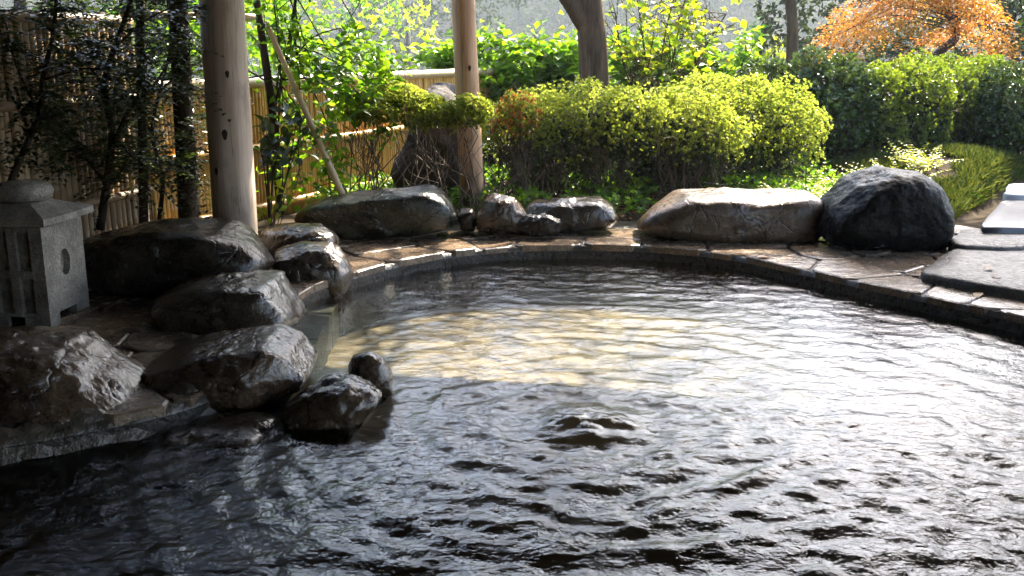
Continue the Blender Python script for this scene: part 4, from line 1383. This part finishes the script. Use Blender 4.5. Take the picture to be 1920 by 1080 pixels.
# small sunlit seedling
Ys = 7.75
bb = atY(512, 405, Ys); base = np.array((bb[0], Ys, gz(bb[0], Ys)))
root = empty("seedling", base, "small seedling with a few glowing lime leaves beside the thick post", "seedling")
mb = MB()
for (x, y) in [(520, 352), (535, 362), (508, 372), (545, 372), (492, 395), (500, 405), (520, 400)]:
    e = atY(x, y, Ys + rng.normal(0, 0.03)); path = smooth_path([base, (base + e) / 2 + rng.normal(0, 0.015, 3), e], 3)
    mb.tube([p - base for p in path], list(np.linspace(0.005, 0.002, len(path))), 5, cap=False)
    for _ in range(3):
        put_leaf('lime', root, e - base + rng.normal(0, 0.015, 3), rng.normal(0, 0.8, 3) + np.array((0, -0.2, 0.1)), rng.uniform(0.6, 0.95))
mb.build("stems", M['twig'], root, True)

# shaded tree with feathery leaves before the left fence
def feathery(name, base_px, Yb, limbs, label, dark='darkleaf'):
    b = atY(base_px[0], base_px[1], Yb); base = np.array((b[0], Yb, gz(b[0], Yb)))
    root = empty(name, base, label, "tree")
    mb = MB(); parts = []
    for pts, r0, r1 in limbs:
        path = smooth_path([atY(x, y, Yb + dy) for x, y, dy in pts], 4)
        mb.tube([p - base for p in path], list(np.linspace(r0, r1, len(path))), 7)
        for q in path[4:]:
            for _ in range(6):                    # feather: midrib with paired leaflets
                d = unit(rng.normal(0, 1, 3) * (1, 0.7, 0.4) + np.array((0, 0, -0.1)))
                Lf = rng.uniform(0.15, 0.36); k = 9
                q2 = q + rng.normal(0, 0.09, 3)
                t = np.linspace(0.12, 1, k)
                rib = q2 + d * Lf * t[:, None] + np.array((0, 0, -0.10)) * (t ** 2)[:, None]
                s = unit(np.cross(d, (0, 0, 1)))
                for sg in (-1, 1):
                    parts.append(leaf_geo(rib - base, np.repeat((s * sg + d * 0.45)[None], k, 0) + rng.normal(0, 0.1, (k, 3)), np.repeat(np.array([[0, 0, 1.0]]), k, 0) + rng.normal(0, 0.2, (k, 3)), 0.072 * (1.1 - 0.5 * t), 0.026))
    mb.build("trunk", M['bark'], root, True)
    v, f, r = merge(parts)
    obj("crown", mesh_np("crown", v, f, M[dark], False, r), root, kind="stuff")
    return root


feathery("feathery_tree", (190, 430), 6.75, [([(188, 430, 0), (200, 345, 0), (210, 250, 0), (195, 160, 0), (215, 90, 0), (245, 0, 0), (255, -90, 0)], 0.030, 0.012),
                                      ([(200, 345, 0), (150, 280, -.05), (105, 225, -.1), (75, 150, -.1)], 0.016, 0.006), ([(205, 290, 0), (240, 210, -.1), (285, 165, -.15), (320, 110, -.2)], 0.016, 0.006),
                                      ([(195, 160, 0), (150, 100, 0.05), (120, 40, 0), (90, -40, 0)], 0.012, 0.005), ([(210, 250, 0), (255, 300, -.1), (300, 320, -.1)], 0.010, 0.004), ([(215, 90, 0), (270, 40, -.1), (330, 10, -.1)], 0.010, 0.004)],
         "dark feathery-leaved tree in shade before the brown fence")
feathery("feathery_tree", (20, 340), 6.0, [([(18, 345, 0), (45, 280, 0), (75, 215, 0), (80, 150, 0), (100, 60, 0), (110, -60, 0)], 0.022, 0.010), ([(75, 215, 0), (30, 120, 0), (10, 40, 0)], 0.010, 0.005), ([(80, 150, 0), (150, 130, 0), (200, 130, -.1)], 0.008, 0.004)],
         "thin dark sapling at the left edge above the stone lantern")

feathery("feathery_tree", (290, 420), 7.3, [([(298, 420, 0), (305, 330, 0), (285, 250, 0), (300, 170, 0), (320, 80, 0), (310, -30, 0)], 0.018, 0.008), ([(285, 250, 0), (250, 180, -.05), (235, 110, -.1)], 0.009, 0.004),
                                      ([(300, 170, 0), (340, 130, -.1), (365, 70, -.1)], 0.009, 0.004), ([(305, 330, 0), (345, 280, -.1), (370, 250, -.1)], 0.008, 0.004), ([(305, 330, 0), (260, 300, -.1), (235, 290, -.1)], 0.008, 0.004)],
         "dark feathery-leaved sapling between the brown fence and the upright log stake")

# dark support posts and bamboo poles
MBp = lambda: MB()


def pole(name, a, b, r0, r1, mat, label, cat, n=10, nodes=True):
    a, b = np.asarray(a, float), np.asarray(b, float)
    L = np.linalg.norm(b - a)
    pts, rs = [], []
    for k, t in enumerate(np.linspace(0, 1, max(4, int(L / 0.07)))):
        pts.append((b - a) * t); rs.append((r0 + (r1 - r0) * t) * (1.10 if nodes and k % 4 == 3 else 1.0))
    return MB().tube(pts, rs, n).build(name, M[mat], None, True, loc=tuple(a), label=label, cat=cat)


q = atY(352, 400, 7.3)
pole("tree_stake", (q[0], 7.3, -0.05), atY(330, -60, 7.3), 0.078, 0.066, 'bark', "dark upright log stake just left of the thick post", "stake", nodes=False)
q = atY(268, 400, 7.25)
pole("tree_stake", (q[0] - 0.02, 7.25, -0.05), atY(262, -40, 7.25), 0.034, 0.03, 'bark', "thin dark stake at the end of the brown fence", "stake", nodes=False)
pole("bamboo_pole", atY(225, 26, 7.18), atY(478, 32, 7.6), 0.026, 0.022, 'bamboo_pale', "pale horizontal bamboo pole tied behind the thick post", "pole")
q = at(642, 372, 0.0)
pole("bamboo_prop", atY(646, 374, 8.25), atY(498, 40, 8.22), 0.030, 0.021, 'bamboo_pale', "pale bamboo prop leaning diagonally before the golden fence", "pole")

# ---------------------------------------------------------------- low planting, grass, litter
def blades(n, region, L, W, lean=0.5):
    P = region(n)
    D = unit(rng.normal(0, lean, (len(P), 3)) * (1, 1, 0) + np.array((0, 0, 1.0)))
    Nn = unit(rng.normal(0, 1, (len(P), 3)) * (1, 1, 0.1) + 1e-3)
    s = rng.uniform(0.6, 1.3, len(P))
    return leaf_geo(P, D, Nn, L * s, W * np.ones(len(P)), fold=0.1, droop=0.25)


def mound_region(n):
    x = rng.uniform(2.9, 6.6, n * 4); y = rng.uniform(8.1, 12.2, n * 4)
    ok = (y > 8.25 + 1.25 * np.clip(x - 3.4, 0, 9)) & (x > 3.45 + 0.25 * np.sin(3 * y)) & (noise3(np.stack([x, y, 0 * x], 1), 2.2, 91) > -0.45)
    x, y = x[ok][:n], y[ok][:n]
    return np.stack([x, y, ground_z(x, y) - 0.01], 1)


v, f, r = blades(42000, mound_region, 0.10, 0.008, 1.1)
obj("grass", mesh_np("grass", v, f, M['moss'], False, r), kind="stuff", label="fine green grass on the mound behind the black boulder", cat="grass")

FERN = [(1475, 345, 9.25), (1520, 335, 9.5), (1560, 322, 9.7), (1600, 318, 9.9), (1490, 325, 9.9), (1640, 300, 10.3), (1690, 300, 10.2), (1730, 295, 10.6), (1560, 345, 9.2), (1600, 340, 9.4), (1440, 340, 9.9)]
where = ["nearest the tan boulder", "behind the middle of the tan boulder's end", "against the left of the black boulder's top", "over the left shoulder of the black boulder", "under the round azalea bush",
         "behind the black boulder's peak", "right of the black boulder's peak", "before the grassy mound", "in the gap between the tan and black boulders", "close behind the black boulder", "at the foot of the round azalea's trunk"]
for (x, y, Y), w in zip(FERN, where):
    b = atY(x, y, Y); z = gz(b[0], Y)
    root = empty("fern", (b[0], Y, z), "yellow-green fern clump " + w, "fern", "ferns behind the boulders")
    parts = []
    for k in range(44):
        a = rng.uniform(0, 6.28); L = rng.uniform(0.2, 0.46)
        d = np.array((math.cos(a), math.sin(a), rng.uniform(0.6, 1.6))); d /= np.linalg.norm(d)
        t = np.linspace(0.2, 1, 9)
        rib = d * L * t[:, None] + np.array((math.cos(a), math.sin(a), -0.9)) * (0.10 * t ** 2)[:, None] + np.array((rng.normal(0, .07), rng.normal(0, .07), 0))
        s = unit(np.cross(d, (0, 0, 1)))
        for sg in (-1, 1):
            parts.append(leaf_geo(rib, np.repeat((s * sg + d * 0.3)[None], 9, 0) + rng.normal(0, .15, (9, 3)), np.repeat(np.array([[0, 0, 1.0]]), 9, 0) + rng.normal(0, .2, (9, 3)), 0.06 * (1.15 - 0.8 * t), 0.018))
    v, f, r = merge(parts)
    obj("fronds", mesh_np("fronds", v, f, M['fern'], False, r), root, kind="stuff")


def litter_region(n):
    x = rng.uniform(-1.2, 3.2, n); y = rng.uniform(8.55, 10.6, n)
    ok = y > 8.65 + 0.10 * x
    x, y = x[ok], y[ok]
    return np.stack([x, y, ground_z(x, y) + 0.006], 1)


P = litter_region(2600)
v, f, r = leaf_geo(P, rng.normal(0, 1, P.shape) * (1, 1, 0.15), np.array((0, 0, 1.0)) + rng.normal(0, 0.3, P.shape), 0.05, 0.028)
obj("leaf_litter", mesh_np("leaf_litter", v, f, M['litter'], False, r), kind="stuff", label="dry brown leaf litter under the azalea bushes", cat="leaf litter")


def ground_cover(n):
    x = rng.uniform(-1.8, 3.4, n); y = rng.uniform(8.6, 11.5, n)
    ok = (y > 8.7 + 0.1 * x) & (noise3(np.stack([x, y, 0 * x], 1), 1.7, 71) > -0.25)
    x, y = x[ok], y[ok]
    return np.stack([x, y, ground_z(x, y)], 1)


P = ground_cover(4200)
v, f, r = rosettes(P + np.stack([0 * P[:, 0], 0 * P[:, 0], rng.uniform(0.02, 0.22, len(P))], 1), np.repeat(np.array([[0, -0.2, 1.0]]), len(P), 0), 6, 0.05, 0.024, 1.0)
obj("undergrowth", mesh_np("undergrowth", v, f, M['bright'], False, r), kind="stuff", label="low green undergrowth between the azalea stems", cat="undergrowth")

def rear_cover(n):
    x = rng.uniform(-0.8, 2.7, n); y = rng.uniform(11.0, 14.5, n)
    return np.stack([x, y, ground_z(x, y) + rng.uniform(0.02, 0.45, n)], 1)


P = rear_cover(2600)
v, f, r = rosettes(P, np.repeat(np.array([[0, -0.3, 1.0]]), len(P), 0), 6, 0.11, 0.055, 1.1)
obj("undergrowth", mesh_np("undergrowth", v, f, M['camellia'], False, r), kind="stuff", label="dark leafy ground cover behind the azalea bushes", cat="undergrowth")

FL = [(1868, 522, "fallen orange leaf on the broad wet stepping slab", 0.058), (1835, 548, "fallen brown leaf on the deck before the stepping slab", 0.004), (1860, 500, "small fallen leaf near the back of the stepping slab", 0.058), (1420, 482, "fallen leaf on the rim before the tan boulder", 0.004)]
for x, y, lb, z in FL:
    p = at(x, y, z + 0.004)
    o_ = obj("fallen_leaf", LEAF['litter'], None, tuple(p), lb, "leaf", "fallen leaves")
    o_.rotation_euler = (rng.normal(0, .1), rng.normal(0, .1), rng.uniform(0, 6.28)); o_.scale = (1.1, 1.0, 1)

# ---------------------------------------------------------------- far bank: wood and single trees
def blob_tree(name, base, h, w, label, mat, n=1500, leaf=0.35, group=None):
    root = empty(name, base, label, "tree", group)
    mb = MB().tube([(0, 0, -0.5), (0.1, 0, h * 0.35), (0, 0.1, h * 0.7)], [h * 0.025, h * 0.02, h * 0.008], 7)
    mb.build("trunk", M['bark'], root, True)
    el = []
    for k in range(9):
        t = rng.uniform(0.28, 0.92); a = rng.uniform(0, 6.28); rr_ = w * 0.5 * (1 - abs(t - 0.5)) * rng.uniform(0.1, 0.8)
        s = w * rng.uniform(0.18, 0.30)
        el.append(((rr_ * math.cos(a), rr_ * math.sin(a), h * t), (s * 1.2, s * 1.2, s * 0.85)))
    P, Nn = shell_points(el, n, 0.25, 1.2, -0.6, 0.2, int(h * 100))
    v, f, r = rosettes(P, Nn, 5, leaf, leaf * 0.5, 1.0, 0.6)
    obj("crown", mesh_np("crown", v, f, M[mat], False, r), root, kind="stuff")


for (px, Y, h, w, mt, lb) in [(650, 40, 8.5, 6.5, 'lime', "hazy yellow-green tree beyond the fence, left of the thin post"), (770, 62, 9.5, 8.0, 'forest', "hazy pale tree on the slope midway between the posts"),
                              (915, 60, 8.2, 4.6, 'forest', "hazy pale green tree just right of the thin post"), (540, 36, 9.5, 7.5, 'bright', "hazy tree behind the big sunlit leaves"),
                              (1400, 22, 4.6, 3.0, 'lime', "hazy tree behind the slender trunk"), (1540, 21, 4.2, 3.2, 'forest', "dark bush behind the left side of the maple"),
                              (1905, 18.5, 3.4, 2.6, 'darkleaf', "dark evergreen behind the right side of the maple"), (1990, 17, 4.2, 3.2, 'darkleaf', "dark evergreen at the right edge behind the hedge"), (1760, 20, 3.6, 3.6, 'forest', "dark shrubby tree behind the maple"),
                              (250, 14, 4.5, 4.0, 'bright', "sunlit tree behind the brown fence and the thick post"), (60, 13, 4.5, 4.0, 'darkleaf', "dark tree behind the brown fence at left")]:
    x = (px - 960) / FPX * Y
    blob_tree("hazy_tree" if Y > 21.5 else "background_tree", (x, Y, gz(x, Y)), h - min(0, gz(x, Y)) * 0.75, w, lb, mt, 1500 if Y > 21 else 1900, 0.03 * w ** 0.5 * 2.2, "trees beyond the garden")

n = 2600
x = rng.uniform(-130, 130, n); y = rng.uniform(88, 230, n)
z = ground_z(x, y)
s = rng.uniform(2.2, 5.0, n)
P = np.repeat(np.stack([x, y, z + s * 0.6], 1), 60, 0)
d = unit(rng.normal(size=P.shape)); d[:, 2] = np.abs(d[:, 2]) * 1.3 - 0.2
P = P + d * np.repeat(s, 60)[:, None] * (0.85, 0.85, 1.0)
sz = np.repeat(s, 60) * rng.uniform(0.14, 0.30, len(P))
v, f, r = leaf_geo(P, rng.normal(size=P.shape), d, sz, sz * 0.7, rnd=np.clip(np.repeat(rng.random(n), 60) * 0.8 + rng.random(len(P)) * 0.2, 0, .999))
obj("far_forest", mesh_np("far_forest", v, f, M['forest'], False, r), kind="stuff", label="hazy wooded hillside across the river", cat="forest")

# ---------------------------------------------------------------- haze
hm, nt, out = new_mat("haze_air")
pv = nt.nodes.new("ShaderNodeVolumePrincipled")
pv.inputs["Color"].default_value = (0.80, 0.89, 1.0, 1)
pv.inputs["Density"].default_value = 0.0008
pv.inputs["Anisotropy"].default_value = 0.35
nt.links.new(pv.outputs[0], out.inputs["Volume"])
hb = MB().box((-330, -70, -9.5), (330, 340, 58))
hb.build("haze", hm, None, kind="stuff", label="thin bright morning haze in the air", cat="haze")
